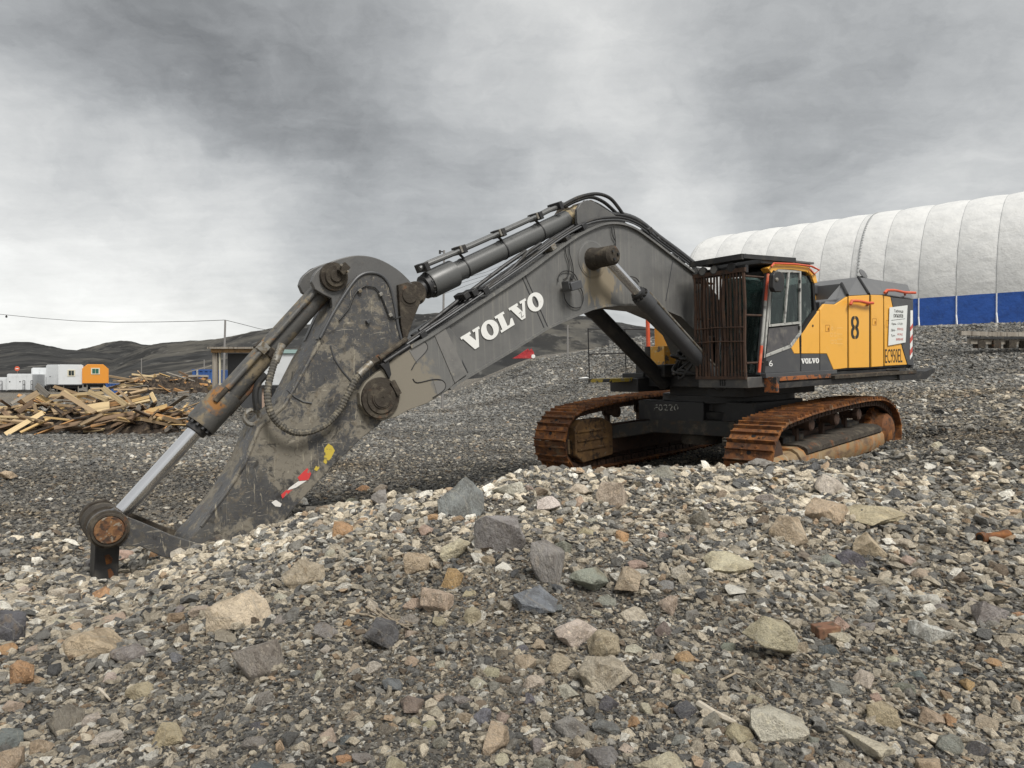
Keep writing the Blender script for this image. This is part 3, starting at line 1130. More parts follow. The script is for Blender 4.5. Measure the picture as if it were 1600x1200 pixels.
M_hosemud = mat('dusty_hose', (.075, .07, .06), .8, layers=[dict(c=(.20, .175, .13), scale=14, lo=.45, hi=.65)])
M_zinc = mat('zinc_fitting', (.26, .25, .225), .55, .4, layers=[dict(c=(.16, .13, .09), scale=14, lo=.45, hi=.6)])
M_rust = mat('rusty_track_steel', RUST, .78, .15, vary=.28, layers=[
    dict(c=(.34, .135, .034), scale=5, lo=.45, hi=.65, detail=9), dict(c=(.060, .030, .017), scale=8, lo=.50, hi=.66),
    dict(c=(.20, .15, .095), scale=3, lo=.56, hi=.70, a=.7), dict(c=(.13, .10, .075), scale=26, lo=.6, hi=.68)], bump=.005, bump_scale=24)
M_rustdark = mat('dark_rust', (.060, .032, .020), .8, layers=[
    dict(c=(.085, .042, .022), scale=7, lo=.50, hi=.68), dict(c=(.025, .018, .014), scale=11, lo=.5, hi=.68)], bump=.004, bump_scale=26)
M_frame = mat('track_frame_paint', (.27, .19, .10), .75, layers=[
    dict(c=(.34, .15, .045), scale=3.2, lo=.46, hi=.62, detail=9), dict(c=(.14, .09, .055), scale=5, lo=.50, hi=.68, stretch=(.3, 1, 1)),
    dict(c=(.36, .32, .25), scale=2.2, lo=.52, hi=.7, stretch=(3, 1, .6), a=.8)], bump=.006, bump_scale=18)
M_yellow = mat('yellow_paint', (.82, .42, .06), .42, layers=[
    dict(c=(.62, .32, .05), scale=2.0, lo=.52, hi=.8, a=.5), dict(c=(.84, .55, .20), scale=6, lo=.60, hi=.8, stretch=(1, 1, .4), a=.45, rough=.7),
    dict(c=(.25, .14, .06), scale=24, lo=.70, hi=.76, a=.6)], bump=.0006, coat=.15)
M_dgrey = mat('dark_grey_paint', (.068, .070, .074), .45, layers=[
    dict(c=(.12, .118, .11), scale=3, lo=.5, hi=.75, a=.6, rough=.7), dict(c=(.19, .17, .14), scale=20, lo=.66, hi=.74, a=.5)], bump=.0008)
M_roofgrey = mat('roof_grey_paint', (.115, .116, .118), .5, layers=[dict(c=(.16, .155, .145), scale=4, lo=.5, hi=.75, a=.6)])
M_red = mat('red_orange_paint', (.62, .10, .045), .5, layers=[dict(c=(.68, .28, .16), scale=6, lo=.5, hi=.7, a=.7)])
M_seal = mat('window_frame_grey', (.40, .40, .375), .7, layers=[dict(c=(.14, .14, .135), scale=9, lo=.5, hi=.65), dict(c=(.42, .42, .40), scale=17, lo=.58, hi=.7)])
M_gap = mat('black_seal', (.010, .010, .010), .8)
M_white = mat('white_lettering', (.78, .78, .75), .6, layers=[dict(c=(.5, .49, .45), scale=12, lo=.6, hi=.75, a=.6)])
M_ink = mat('black_lettering', (.030, .028, .022), .6, layers=[dict(c=(.30, .18, .05), scale=40, lo=.62, hi=.72, a=.5)])
M_redink = mat('red_lettering', (.55, .10, .08), .6)
M_sign = mat('sign_board', (.72, .74, .72), .55, layers=[dict(c=(.55, .62, .60), scale=5, lo=.5, hi=.8, a=.5)])
M_doorskin = mat('dusty_lower_pane', (.085, .082, .085), .55, layers=[dict(c=(.16, .15, .135), scale=7, lo=.45, hi=.65, a=.8, rough=.9), dict(c=(.045, .045, .05), scale=4, lo=.5, hi=.7)], bump=.001)
M_seat = mat('seat_fabric', (.030, .030, .032), .9)
M_lampglass = mat('lamp_glass', (.16, .16, .155), .12)


def glass_mat():
    m = bpy.data.materials.new('dirty_cab_glass')
    m.use_nodes = True
    t = NT(m.node_tree)
    b = m.node_tree.nodes['Principled BSDF']
    tc = t.node('ShaderNodeTexCoord')
    n = t.noise(t.mapping(tc.outputs['Object'], (2, 2, .5)), 6, 7, .65, .6)
    dirt = t.smooth(n, .50, .78)
    t.link(t.mix(dirt, (.13, .19, .18), (.20, .22, .20)), b.inputs['Base Color'])
    t.link(t.math('SUBTRACT', .90, t.math('MULTIPLY', dirt, .55)), b.inputs['Transmission Weight'])
    t.link(t.math('ADD', .03, t.math('MULTIPLY', dirt, .3)), b.inputs['Roughness'])
    b.inputs['IOR'].default_value = 1.35
    return m


M_glass = glass_mat()

exc = empty('excavator', M=MH)
tag(exc, 'large dark grey and yellow crawler excavator parked with its arm tip lowered to the gravel', 'excavator')


def bolt_ring(mb, a, b, R, n, r, h):
    a, b = Vector(a), Vector(b)
    d = (b - a).normalized()
    u = d.orthogonal().normalized()
    s = d.cross(u)
    for k in range(n):
        q = a + (u * math.cos(2 * PI * k / n) + s * math.sin(2 * PI * k / n)) * R
        mb.cyl(q, q + d * h, r, n=6)


M_pad = mat('pale_grey_pad', (.185, .18, .17), .5)
# ---- boom
BW = .38
top = [(640, 543), (680, 519), (740, 480), (816, 430), (862, 396), (896, 372), (922, 358), (945, 350), (968, 350), (991, 358), (1017, 376), (1052, 403), (1093, 434), (1118, 458), (1150, 520)]
top = spl(top, 4)
bot = [(1148, 592), (1118, 598), (1104, 556), (1088, 520), (1062, 494), (1030, 480), (995, 476), (965, 476.5), (942, 478.5), (922, 483.5), (880, 501), (852, 514), (800, 547), (716, 597), (702, 608), (690, 616)]
nose = [(668, 630), (640, 640), (618, 652), (596, 657), (575, 648), (563, 632), (562, 614), (572, 596), (590, 582), (604, 572), (616, 558)]
mb = MB()
mb.prism(poly(top + bot + [(668, 628), (660, 600), (650, 570)], BW), -BW, BW)
boom = mb.build('boom', M_boom, exc, .008)
for s in (1, -1):
    mb = MB()
    mb.prism(poly([(660, 531), (700, 508), (716, 530), (726, 585), (700, 609)] + nose, BW + .02), s * (BW - .10), s * (BW + .022))
    mb.build('fork_plate', M_boom, boom, .008)
mb = MB()
mb.ribbon(poly(top[:-6], BW), .035, -BW - .05, BW + .05)
mb.build('top_flange', M_boom, boom)
mb = MB()
mb.ribbon(poly(bot[2:-1], BW), .035, -BW - .04, BW + .04)
mb.build('bottom_flange', M_boom, boom)
for a in ([(696, 512), (731, 582)], [(815, 431), (850, 512)], [(820, 429), (856, 511)], [(1051, 407), (1040, 470)]):
    mb = MB()
    mb.ribbon(poly(a, BW), .012, BW - .01, BW + .009)
    mb.build('weld_seam', M_dgrey, boom)
mb = MB()
mb.prism(poly([(677, 523), (694, 513), (728, 584), (709, 598)], BW), BW - .01, BW + .032)
mb.build('doubler_plate', mat('pale_grey_plate', (.185, .18, .17), .5, layers=[dict(c=(.13, .13, .125), scale=3, lo=.45, hi=.7), dict(c=(.25, .235, .20), scale=12, lo=.6, hi=.7)]), boom)
for a in ([(643, 578), (650, 566), (664, 551), (668, 542), (662, 534), (646, 541), (624, 555)],
          [(645, 592), (652, 598), (676, 593), (690, 594), (696, 601), (693, 610), (676, 622)]):
    mb = MB()
    mb.tube([P3(x, y, BW + .024) for x, y in spl(a, 4)], .008, 6)
    mb.build('weld_seam', M_black, boom)
for a in ([(638, 548), (652, 538), (662, 534), (668, 543), (660, 556), (650, 568)], [(676, 596), (690, 594.5), (696, 601), (693, 609), (682, 617)]):
    mb = MB()
    mb.prism(poly(a, BW), BW + .015, BW + .027)
    mb.build('cast_pad', M_pad, boom)
# end boss with its pin  and keeper
A = P3(594, 622, BW + .02)
for s in (1, -1):
    mb = MB()
    a = Vector((A.x, s * (BW + .02), A.z))
    mb.lathe(a, a + Vector((0, s, 0)), [(0, .275), (.03, .265), (.032, .205), (.05, .20), (.053, .14), (.065, .135)], 36)
    mb.build('pin_boss', M_mudrust, boom)
mb = MB()
a = Vector((A.x, BW + .08, A.z))
mb.lathe(a, a + Vector((0, 1, 0)), [(0, .12), (.015, .115), (.016, .022), (.008, .02)], 24)
mb.build('pin', M_mudrust, boom)
mb = MB()
mb.box(P3(618, 606, BW + .06), (.07, .05, .20), Matrix.Rotation(.5, 3, 'Y'))
mb.build('pin_keeper', M_mudrust, boom)
# big reinforcing ring and cross shaft for the boom cylinders
K = P3(925, 405, BW)
mb = MB()
mb.lathe(K - Vector((0, .01, 0)), K + Vector((0, 1, 0)), [(0, .31), (.02, .305), (.024, .285), (.03, .28)], 40)
mb.build('reinforcing_ring', M_boom, boom)
mb = MB()
mb.lathe((K.x, -.90, K.z), (K.x, .90, K.z), [(0, .11), (.04, .155), (.36, .16), (.52, .19), (1.28, .19), (1.44, .16), (1.76, .155), (1.80, .11)], 32)
mb.build('cross_shaft', M_mudrust, boom)
mb = MB()
bolt_ring(mb, (K.x, .895, K.z), (K.x, 1, K.z), .07, 3, .022, .03)
mb.build('shaft_bolts', M_black, boom)
# grease-stained work light under the boom shaft
mb = MB()
q = P3(894, 447, BW + .16)
mb.box(q, (.23, .22, .13), Matrix.Rotation(.25, 3, 'Y'))
wl = mb.build('work_light', M_dgrey, boom, .01)
mb = MB()
mb.box(P3(884, 446, BW + .17), (.015, .16, .12), Matrix.Rotation(.25, 3, 'Y'))
mb.build('light_shade', M_dgrey, wl)
mb = MB()
mb.cyl(P3(893, 432, BW), P3(893, 437, BW + .16), .02, n=8)
mb.build('bracket', M_black, wl)
for a in ([(884, 378), (884, 395), (889, 412), (888, 430), (880, 437)], [(890, 376), (890, 395), (895, 415), (897, 436)],
          [(872, 441), (873, 431), (880, 424), (892, 424), (900, 432), (905, 445)], [(881, 458), (884, 470), (894, 480), (906, 480), (911, 470), (910, 456), (904, 446)],
          [(955, 354), (957, 368), (962, 378), (958, 384), (946, 387)], [(959, 354), (962, 384), (955, 392)],
          [(984, 432), (993, 434), (999, 441)]):
    mb = MB()
    mb.tube([P3(x, y, BW + .03) for x, y in spl(a, 4)], .0085, 6)
    mb.build('cable', M_rubber, boom)

# long hydraulic pipes over the top edge of the boom
lanes = [(.33, 5, .022, M_black), (.20, 9, .028, M_black), (.06, 11, .028, M_dgrey), (-.12, 12, .025, M_black), (.37, 1.5, .014, M_dgrey)]
path = [(594, 572), (622, 549), (660, 523), (700, 497), (740, 470), (790, 436), (830, 408), (868, 380), (900, 360), (925, 349), (950, 345), (975, 346), (1000, 356), (1030, 380), (1060, 402), (1088, 424)]
for lane, up, r, m_ in lanes:
    mb = MB()
    mb.tube([P3(x, y - up, lane) for x, y in spl(path[(2 if lane < .3 else 0):], 3)], r, 8)
    mb.build('pipe', m_, boom)
mb = MB()
mb.tube([P3(x, y, .30) for x, y in [(590, 566), (612, 552), (650, 528), (690, 503), (724, 478), (740, 468), (760, 452), (800, 420), (826, 393), (845, 380)]], .026, 8)
mb.build('pipe', M_black, boom)
mb = MB()
mb.tube([P3(x, y, .22) for x, y in [(655, 517), (690, 490), (718, 468), (734, 456), (790, 414), (822, 392)]], .030, 8)
mb.build('pipe', M_black, boom)
for x, y in [(722, 463), (735, 458), (752, 455), (880, 375), (857, 388), (612, 556), (655, 524), (905, 355), (1008, 362)]:
    mb = MB()
    mb.box(P3(x, y, .26), (.10, .28, .09), Matrix.Rotation(.55, 3, 'Y'))
    mb.build('clamp', M_black if x not in (857, 612) else M_zinc, boom, .006)
for x, y, s in [(1014, 369, 1.25), (1025, 378, 1.0), (1035, 386, .9), (1052, 401, .8), (1064, 408, .8)]:
    mb = MB()
    mb.box(P3(x, y, .22), (.13 * s, .16, .11 * s), Matrix.Rotation(-.65, 3, 'Y'))
    mb.build('valve_block', M_dgrey, boom, .008)
for k in range(3):
    mb = MB()
    mb.tube([P3(x, y - k * 1.5, .15 - .12 * k) for x, y in [(1040, 392), (1052, 394), (1066, 406), (1078, 412), (1088, 428)]], .013, 6)
    mb.build('cable', M_rubber, boom)
mb = MB()
q = P3(1088, 425, .42)
mb.lathe(q + Vector((-.10, 0, 0)), q + Vector((1, 0, 0)), [(0, .05), (.05, .085), (.14, .09), (.15, .08)], 18)
hl = mb.build('work_light', M_black, boom)
mb = MB()
mb.lathe(q + Vector((.045, 0, 0)), q + Vector((1, 0, 0)), [(0, .07), (.008, .07)], 18)
mb.build('lens', M_lampglass, hl)


# lettering along the boom
def glyph_mesh(text, A_, B_, L, hpx_vec, m, parent, name='lettering', normal=1):
    V = [(0, 1), (.60, 1), (.60, .86), (.49, .86), (.70, .40), (.86, .86), (.74, .86), (.74, 1), (1.16, 1), (1.16, .86), (1.06, .86), (.72, 0), (.46, 0), (.10, .86), (0, .86)]
    Lg = [(0, 1), (.60, 1), (.60, .86), (.48, .86), (.48, .15), (.62, .15), (.80, .42), (.92, .42), (.90, 0), (0, 0), (0, .14), (.13, .14), (.13, .86), (0, .86)]
    adv = {'V': 1.13, 'O': 1.04, 'L': .93}
    tot = sum(adv[c] for c in text)
    ax = Vector(B_) - Vector(A_)
    ex = ax / tot
    ey = Vector(hpx_vec)
    x = 0
    for c in text:
        mb = MB()

        def T(p):
            q = Vector(A_) + ex * (x + p[0]) + ey * p[1]
            return (q.x, q.y)
        if c == 'O':
            n = 40
            o_ = [T((.52 + .52 * math.cos(2 * PI * k / n), .5 + .54 * math.sin(2 * PI * k / n))) for k in range(n)]
            i_ = [T((.52 + .17 * math.cos(2 * PI * k / n), .5 + .35 * math.sin(2 * PI * k / n))) for k in range(n)]
            vs = [(p[0], L, p[1]) for p in o_ + i_] + [(p[0], L + .004 * normal, p[1]) for p in o_ + i_]
            fs = [(k, (k + 1) % n, n + (k + 1) % n, n + k) for k in range(n)]
            fs += [tuple(i + 2 * n for i in f) for f in fs] + [(k, (k + 1) % n, (k + 1) % n + 2 * n, k + 2 * n) for k in range(n)]
            fs += [(n + k, n + (k + 1) % n, n + (k + 1) % n + 2 * n, n + k + 2 * n) for k in range(n)]
            mb.add(vs, fs)
        else:
            mb.prism([T(p) for p in (V if c == 'V' else Lg)], L, L + .004 * normal)
        mb.build(name, m, parent, smooth=False)
        x += adv[c]


A2, B2 = Vector(onL(730, 553, BW)), Vector(onL(852, 477, BW))
dr = (B2 - A2).normalized()
up = Vector((dr.y, -dr.x)) if dr.x < 0 else Vector((-dr.y, dr.x))
if up.y < 0:
    up = -up
glyph_mesh('VOLVO', A2, B2, BW + .010, up * .262, M_white, boom)
mb = MB()
mb.tube([P3(x, y, BW + .016) for x, y in [(811, 490), (814, 487), (815, 496), (818, 493)]], .005, 5)
mb.build('scratch', M_boom, boom)

# ---- arm
AW = .31
near_arm = [(500, 530), (482, 560), (462, 600), (446, 630), (418, 655), (404, 668), (381, 726), (353, 771), (314, 822), (292, 846), (282, 872), (296, 905), (340, 925), (380, 900), (400, 850),
            (415, 838), (440, 820), (460, 794), (476, 776), (500, 750), (520, 728), (544, 706), (566, 684), (592, 664), (612, 640), (626, 600), (628, 560), (626, 528), (622, 490), (613, 455), (600, 434), (578, 424), (560, 429), (545, 444), (520, 485)]
mb = MB()
mb.prism(poly(near_arm, AW), -AW, AW)
arm = mb.build('arm', M_arm, exc, .012)
dome = spl([(487, 440), (492, 427), (504, 416), (522, 407), (543, 401), (560, 399), (580, 401), (600, 408), (620, 420), (634, 432), (648, 448), (656, 464)], 3) + [(656, 466), (652, 480), (645, 500), (638, 522), (634, 545),
        (600, 560), (540, 560), (505, 540), (496, 530), (510, 500), (520, 480), (518, 466), (505, 460), (492, 452)]
for s in (1, -1):
    mb = MB()
    mb.prism(poly(dome, AW - .05), s * (AW - .13), s * (AW - .05))
    mb.build('head_plate', M_dome, arm, .010)
mb = MB()
mb.prism(poly([(540, 470), (536, 440), (548, 416), (562, 411), (580, 413), (598, 420), (615, 432), (622, 450), (624, 500), (600, 560), (540, 560)], AW), -AW + .12, AW - .12)
mb.build('head_web', M_dome, arm)
arch = [(500, 528), (520, 490), (546, 449), (562, 431), (580, 426), (598, 432), (610, 450), (617, 480), (622, 510), (627, 530)]
for off_, r_, m_ in ((AW + .004, .020, M_dgrey), ):
    mb = MB()
    mb.tube([P3(x, y, off_) for x, y in spl(arch, 5)], r_, 8)
    mb.build('hose_channel', m_, arm)
mb = MB()
mb.tube([P3(x, y, AW + .02) for x, y in [(530, 500), (545, 482), (553, 462), (560, 452), (572, 446), (586, 449), (594, 458), (601, 475), (608, 493), (618, 498), (626, 495)]], .010, 6)  # cable
mb.build('cable', M_rubber, arm)
for x, y in [(561, 455), (593.5, 460), (608.5, 492.5), (574, 502.5)]:
    mb = MB()
    q = P3(x, y, AW)
    mb.box(q + Vector((0, .02, 0)), (.05, .05, .045), Matrix.Rotation(.5, 3, 'Y'))
    mb.build('cable_clip', M_zinc if x != 574 else M_dgrey, arm, .004)
# scraped line and ridges on the arm side
for a in ([(516, 540), (522, 560), (535, 580), (549, 596)], [(448, 609), (460, 620), (474, 628), (487, 630)]):
    mb = MB()
    mb.tube([P3(x, y, AW + .002) for x, y in a], .012, 6)
    mb.build('weld_seam', M_dgrey, arm)
mb = MB()
mb.tube([P3(x, y, AW - .01) for x, y in [(500, 535), (482, 566), (462, 603), (444, 634), (405, 668), (382, 726), (353, 771), (314, 822)]], .026, 8)
mb.build('edge_bead', M_arm, arm)


def blob_sticker(pts, m):
    mb = MB()
    mb.prism(poly(pts, AW), AW + .001, AW + .0045)
    mb.build('warning_sticker', m, arm, smooth=False)


M_ylsticker = mat('scuffed_yellow_sticker', (.55, .42, .06), .6, layers=[dict(c=(.09, .08, .07), scale=11, lo=.50, hi=.56)])
M_rdsticker = mat('scuffed_red_sticker', (.60, .05, .05), .6, layers=[dict(c=MUD, scale=16, lo=.56, hi=.62)])
M_whsticker = mat('scuffed_white_sticker', (.74, .72, .68), .6, layers=[dict(c=MUD, scale=14, lo=.60, hi=.7)])
blob_sticker([(507, 700), (513, 693), (519, 697), (523, 704), (517, 716), (509, 725), (505, 722), (506, 712)], M_ylsticker)
blob_sticker([(492, 729), (497, 726), (499, 731), (495, 736), (491, 734)], M_ylsticker)
blob_sticker([(465, 746), (480, 731), (486, 740), (482, 750), (468, 751)], M_rdsticker)
blob_sticker([(452, 762), (466, 752), (479, 751), (462, 762), (449, 766)], M_whsticker)
blob_sticker([(439, 773), (447, 766), (457, 765), (446, 775), (441, 779)], M_rdsticker)
blob_sticker([(424, 785), (431, 781), (440, 787), (438, 792), (430, 791)], M_whsticker)
# lugs at the head
for s in (1, -1):
    mb = MB()
    q = P3(523, 432, AW)
    q.y = s * (AW - .05)
    mb.lathe(q, q + Vector((0, s, 0)), [(0, .185), (.05, .18), (.055, .135), (.085, .13), (.09, .08), (.11, .07)], 32)
    mb.build('pin_boss', M_mudrust, arm)
    mb = MB()
    q = P3(639, 461, AW)
    q.y = s * (AW - .05)
    mb.lathe(q, q + Vector((0, s, 0)), [(0, .16), (.065, .155), (.07, .115), (.085, .11)], 32)
    mb.build('pin_boss', M_mudrust, arm)
    mb = MB()
    mb.prism(poly([(622, 445), (636, 441), (650, 446), (657, 458), (656, 474), (646, 498), (636, 528), (630, 532), (626, 505)], AW), s * (AW - .06), s * (AW + .012))
    mb.build('lug_plate', M_mudrust, arm, .006)
mb = MB()
mb.box(P3(537, 420, AW + .09), (.10, .06, .14), Matrix.Rotation(-.75, 3, 'Y'))
kp = mb.build('pin_keeper', M_mudrust, arm, .006)
for x, y in [(532, 414.5), (542, 424.5)]:
    mb = MB()
    q = P3(x, y, AW + .12)
    mb.cyl(q, q + Vector((0, .035, 0)), .017, n=6)
    mb.build('bolt', M_zinc, kp)
# small shackle eye on the arm front
mb = MB()
q = P3(394, 652, .05)
mb.tube([q + Vector((.09 * math.cos(a), 0, .09 * math.sin(a))) for a in [2 * PI * k / 14 for k in range(14)]], .03, 8, closed=True)
mb.build('lifting_eye', M_zinc, arm)
# corrugated hoses looping across the arm
def corr_hose(pts, r, m, name='hose', parent=arm, ridges=True):
    P = [Vector(p) for p in pts]
    out = []
    for i in range(len(P) - 1):
        p0, p1, p2, p3 = P[max(i - 1, 0)], P[i], P[i + 1], P[min(i + 2, len(P) - 1)]
        n = max(2, int((p2 - p1).length / (.018 if ridges else .05)))
        for k in range(n):
            t = k / n
            out.append(.5 * ((2 * p1) + (-p0 + p2) * t + (2 * p0 - 5 * p1 + 4 * p2 - p3) * t * t + (-p0 + 3 * p1 - 3 * p2 + p3) * t ** 3))
    out.append(P[-1])
    mb = MB()
    rr = [r * (1 + (.13 if k % 2 else -.05)) if ridges else r for k in range(len(out))]
    mb.tube(out, rr, 9)
    return mb.build(name, m, parent)


h1 = [(437, 545, .30), (430, 563, .33), (422, 590, .40), (418, 615, .46), (422, 642, .50), (436, 662, .50), (458, 675, .48), (482, 675, .46), (508, 664, .44), (528, 644, .44), (543, 617, .46), (556, 592, .46), (572, 574, .44)]
corr_hose([P3(a, b, c) for a, b, c in h1], .040, M_hosemud)
h2 = [(416, 585, .12), (403, 600, .10), (399, 620, .10), (402, 640, .10)]
corr_hose([P3(a, b, c) for a, b, c in h2], .040, M_rubber, ridges=False)
for a, b in ([(441, 538, .30), (430, 566, .33)], [(580, 567, .44), (560, 586, .46)]):
    mb = MB()
    mb.cyl(P3(*a), P3(*b), .047, n=12)
    mb.build('hose_sleeve', M_zinc, arm)
mb = MB()
mb.cyl(P3(575, 571, .44), P3(594, 559, .40), .05, n=6)
mb.build('hose_fitting', M_mudrust, arm)
for k, (a, b) in enumerate([((592, 560), (635, 530)), ((600, 566), (640, 540))]):
    mb = MB()
    mb.cyl(P3(*a, .44), P3(*b, .40), .036 - .01 * k, n=10)
    mb.build('pipe', M_mudrust if k == 0 else M_black, boom)
mb = MB()
mb.prism(poly([(593, 570), (606, 563), (610, 585), (607, 592), (600, 578)], .42), .40, .45)
mb.build('bracket', M_black, boom, .004)


# ---- cylinders
def along(a, b, t):
    return Vector(a) + (Vector(b) - Vector(a)) * t


def hyd(name, base, end, L, r_b, r_rod, t_gland, mats, gland=1.15, parent=exc, gl_len=.3, label=None):
    """base and end are 3D points; t_gland the fraction where the barrel ends"""
    a, b = Vector(base), Vector(end)
    ln = (b - a).length
    g = ln * t_gland
    mb = MB()
    mb.lathe(a, b, [(.06, r_b * .7), (.12, r_b), (g - gl_len, r_b), (g - gl_len + .01, r_b * gland), (g - .03, r_b * gland), (g, r_b * gland * .96)], 32)
    o = mb.build(name, mats[0], parent)
    mb = MB()
    mb.lathe(a, b, [(g, r_rod * 1.45), (g + .09, r_rod * 1.42), (g + .10, r_rod * 1.2)], 28)
    mb.build('wiper_neck', M_black, o)
    mb = MB()
    mb.cyl(along(a, b, (g + .08) / ln), along(a, b, 1 - .1 / ln), r_rod, n=32)
    mb.build('rod', mats[1], o)
    mb = MB()
    d = (b - a).normalized()
    bolt_ring(mb, a + d * g, b, r_b * gland * .80, 12, .024, .035)
    mb.build('gland_bolts', M_black, o)
    return o, a, b, d, ln, g


# arm cylinder above the boom
ao = P3(912, 330, 0)
ae = P3(640, 460, 0)
c1, a, b, d, ln, g = hyd('arm_cylinder', ao, ae, 0, .150, .12, .905, (M_cyl, M_black), 1.34, gl_len=.46)
mb = MB()
mb.lathe(a, b, [(.05, .10), (.10, .155), (.42, .157), (.44, .15)], 32)
mb.build('scorched_end', mat('burnt_paint', (.36, .29, .17), .8, layers=[dict(c=(.12, .10, .075), scale=6, lo=.46, hi=.6), dict(c=(.20, .10, .035), scale=9, lo=.55, hi=.68)]), c1)
for q, r_, w_ in ((a, .15, .24), (b, .165, .24)):
    mb = MB()
    mb.lathe(q - Vector((0, w_, 0)), q + Vector((0, 1, 0)), [(0, r_ * .7), (.05, r_ * .72), (.055, r_), (2 * w_ - .055, r_), (2 * w_ - .05, r_ * .72), (2 * w_, r_ * .7)], 32)
    mb.build('rod_eye', M_mudrust, c1)
for s in (-.30, .24):
    mb = MB()
    mb.prism(poly([(898, 348), (898, 328), (904, 318), (914, 313.5), (925, 317), (946, 330), (968, 345), (985, 356), (960, 362), (905, 366)], .24), s, s + .06)
    mb.build('cylinder_lug', M_mudrust if s < 0 else M_dome, boom, .006)
pp = [(656, 420), (668, 413), (700, 400), (712, 395), (760, 374), (800, 356), (840, 338), (862, 327), (880, 321)]
for y_ in (.11, -.05):
    mb = MB()
    mb.tube([P3(x, y - (2 if y_ < 0 else 0), y_) for x, y in pp], .036, 10)
    mb.build('pipe', M_cyl, c1)
for x, y in [(660, 418), (718, 391), (779, 365), (837, 339), (868, 323)]:
    mb = MB()
    mb.box(P3(x, y, .05), (.07, .30, .12), Matrix.Rotation(.42, 3, 'Y'))
    cl = mb.build('pipe_clamp', M_black, c1, .006)
    if 700 < x < 860:
        mb = MB()
        mb.box(P3(x + 3, y - 2, .205), (.035, .012, .10), Matrix.Rotation(.42, 3, 'Y'))
        mb.build('clip', M_zinc, cl)
    t_ = (ao - P3(x, y + 27, 0)).length
    q = a + d * (Vector((P3(x + 5, y + 25, 0) - a)).dot(d))
    if x not in (660, 868):
        mb = MB()
        mb.lathe(q, b, [(-.012, .150), (-.01, .158), (.01, .158), (.012, .150)], 28)
        mb.build('band', M_black, c1)
        mb = MB()
        mb.cyl(P3(x, y + 6, .05), q + Vector((0, .05, .12)), .02, n=6)
        mb.build('stay', M_black, c1)
for k, (dy, pts) in enumerate([(.14, [(878, 322), (890, 315), (908, 307), (932, 303), (952, 309), (966, 324), (980, 345)]),
                               (.02, [(882, 323), (900, 314), (922, 308), (942, 315), (960, 330), (976, 346)]),
                               (-.12, [(912, 316), (930, 318), (950, 330), (966, 342)])]):
    corr_hose([P3(x, y, dy) for x, y in pts], .030, M_rubber, parent=c1, ridges=False)

# bucket cylinder with chrome rod
bo = P3(523, 432, 0)
be = P3(168, 825, 0)
c2, a, b, d, ln, g = hyd('bucket_cylinder', bo, be, 0, .140, .088, .635, (M_oldcyl, M_chrome), 1.30, gl_len=.50)
mb = MB()
mb.lathe(a - Vector((0, .22, 0)), a + Vector((0, 1, 0)), [(0, .15), (.44, .15)], 32)
mb.build('rod_eye', M_mudrust, c2)
side = Vector((0, 1, 0)).cross(d).normalized()
if side.x > 0:
    side = -side
for s_, r_, t0, t1, sd_, m_ in ((.115, .035, .22, 2.02, -1, M_oldcyl), (.03, .032, 1.6, 2.62, 1, M_mudrust), (.12, .030, 1.7, 2.3, -1, M_mudrust)):
    p0 = a + d * t0 + Vector((0, .12, 0)) - side * .06 * sd_
    mb = MB()
    y_ = .165 if sd_ < 0 else .04
    o_ = side * (.0 if sd_ < 0 else .155) * 1 + Vector((0, y_, 0)) - (side * .09 if sd_ < 0 else Vector((0, 0, 0)))
    mb.cyl(a + d * t0 + o_, a + d * min(t1, g - .3) + o_, r_, n=12)
    mb.build('pipe', m_, c2)
for t_ in (1.30, ):
    mb = MB()
    mb.lathe(a + d * t_, b, [(0, .148), (.002, .160), (.10, .160), (.102, .148)], 32)
    mb.build('band', M_mudrust, c2)
mb = MB()
mb.box(a + d * .32 + Vector((0, .17, 0)) - side * .09, (.12, .08, .10), Matrix.Rotation(.8, 3, 'Y'))
mb.build('pipe_clamp', M_zinc, c2, .006)
mb = MB()
mb.box(a + d * 1.38 + Vector((0, .17, 0)) - side * .10, (.12, .08, .12), Matrix.Rotation(.8, 3, 'Y'))
mb.build('pipe_clamp', M_zinc, c2, .006)

# boom cylinders
for s in (1, -1):
    bb = P3(1132, 606, .68)
    ee = P3(952, 402, .68)
    ee = Vector((K.x, .68 * s, K.z))
    bb.y = .68 * s
    c3, a, b, d, ln, g = hyd('boom_cylinder', bb, ee, 0, .135, .082, .735, (M_black if s < 0 else M_dgrey, M_chrome), 1.16, gl_len=.28)
    mb = MB()
    mb.lathe(b - Vector((0, .12, 0)), b + Vector((0, 1, 0)), [(0, .15), (.24, .15)], 28)
    mb.build('rod_eye', M_mudrust, c3)
    o_ = side * .0 + Vector((0, .12, .10))
    mb = MB()
    mb.cyl(a + d * .4 + o_, a + d * (g - .1) + o_, .022, n=8)
    mb.build('pipe', M_zinc if s > 0 else M_black, c3)

M_pinrust = mat('flaky_rusty_pin', (.12, .055, .026), .8, layers=[dict(c=(.22, .11, .045), scale=9, lo=.45, hi=.6), dict(c=(.05, .03, .02), scale=14, lo=.5, hi=.6), dict(c=(.25, .21, .16), scale=11, lo=.58, hi=.66)], bump=.01, bump_scale=30)
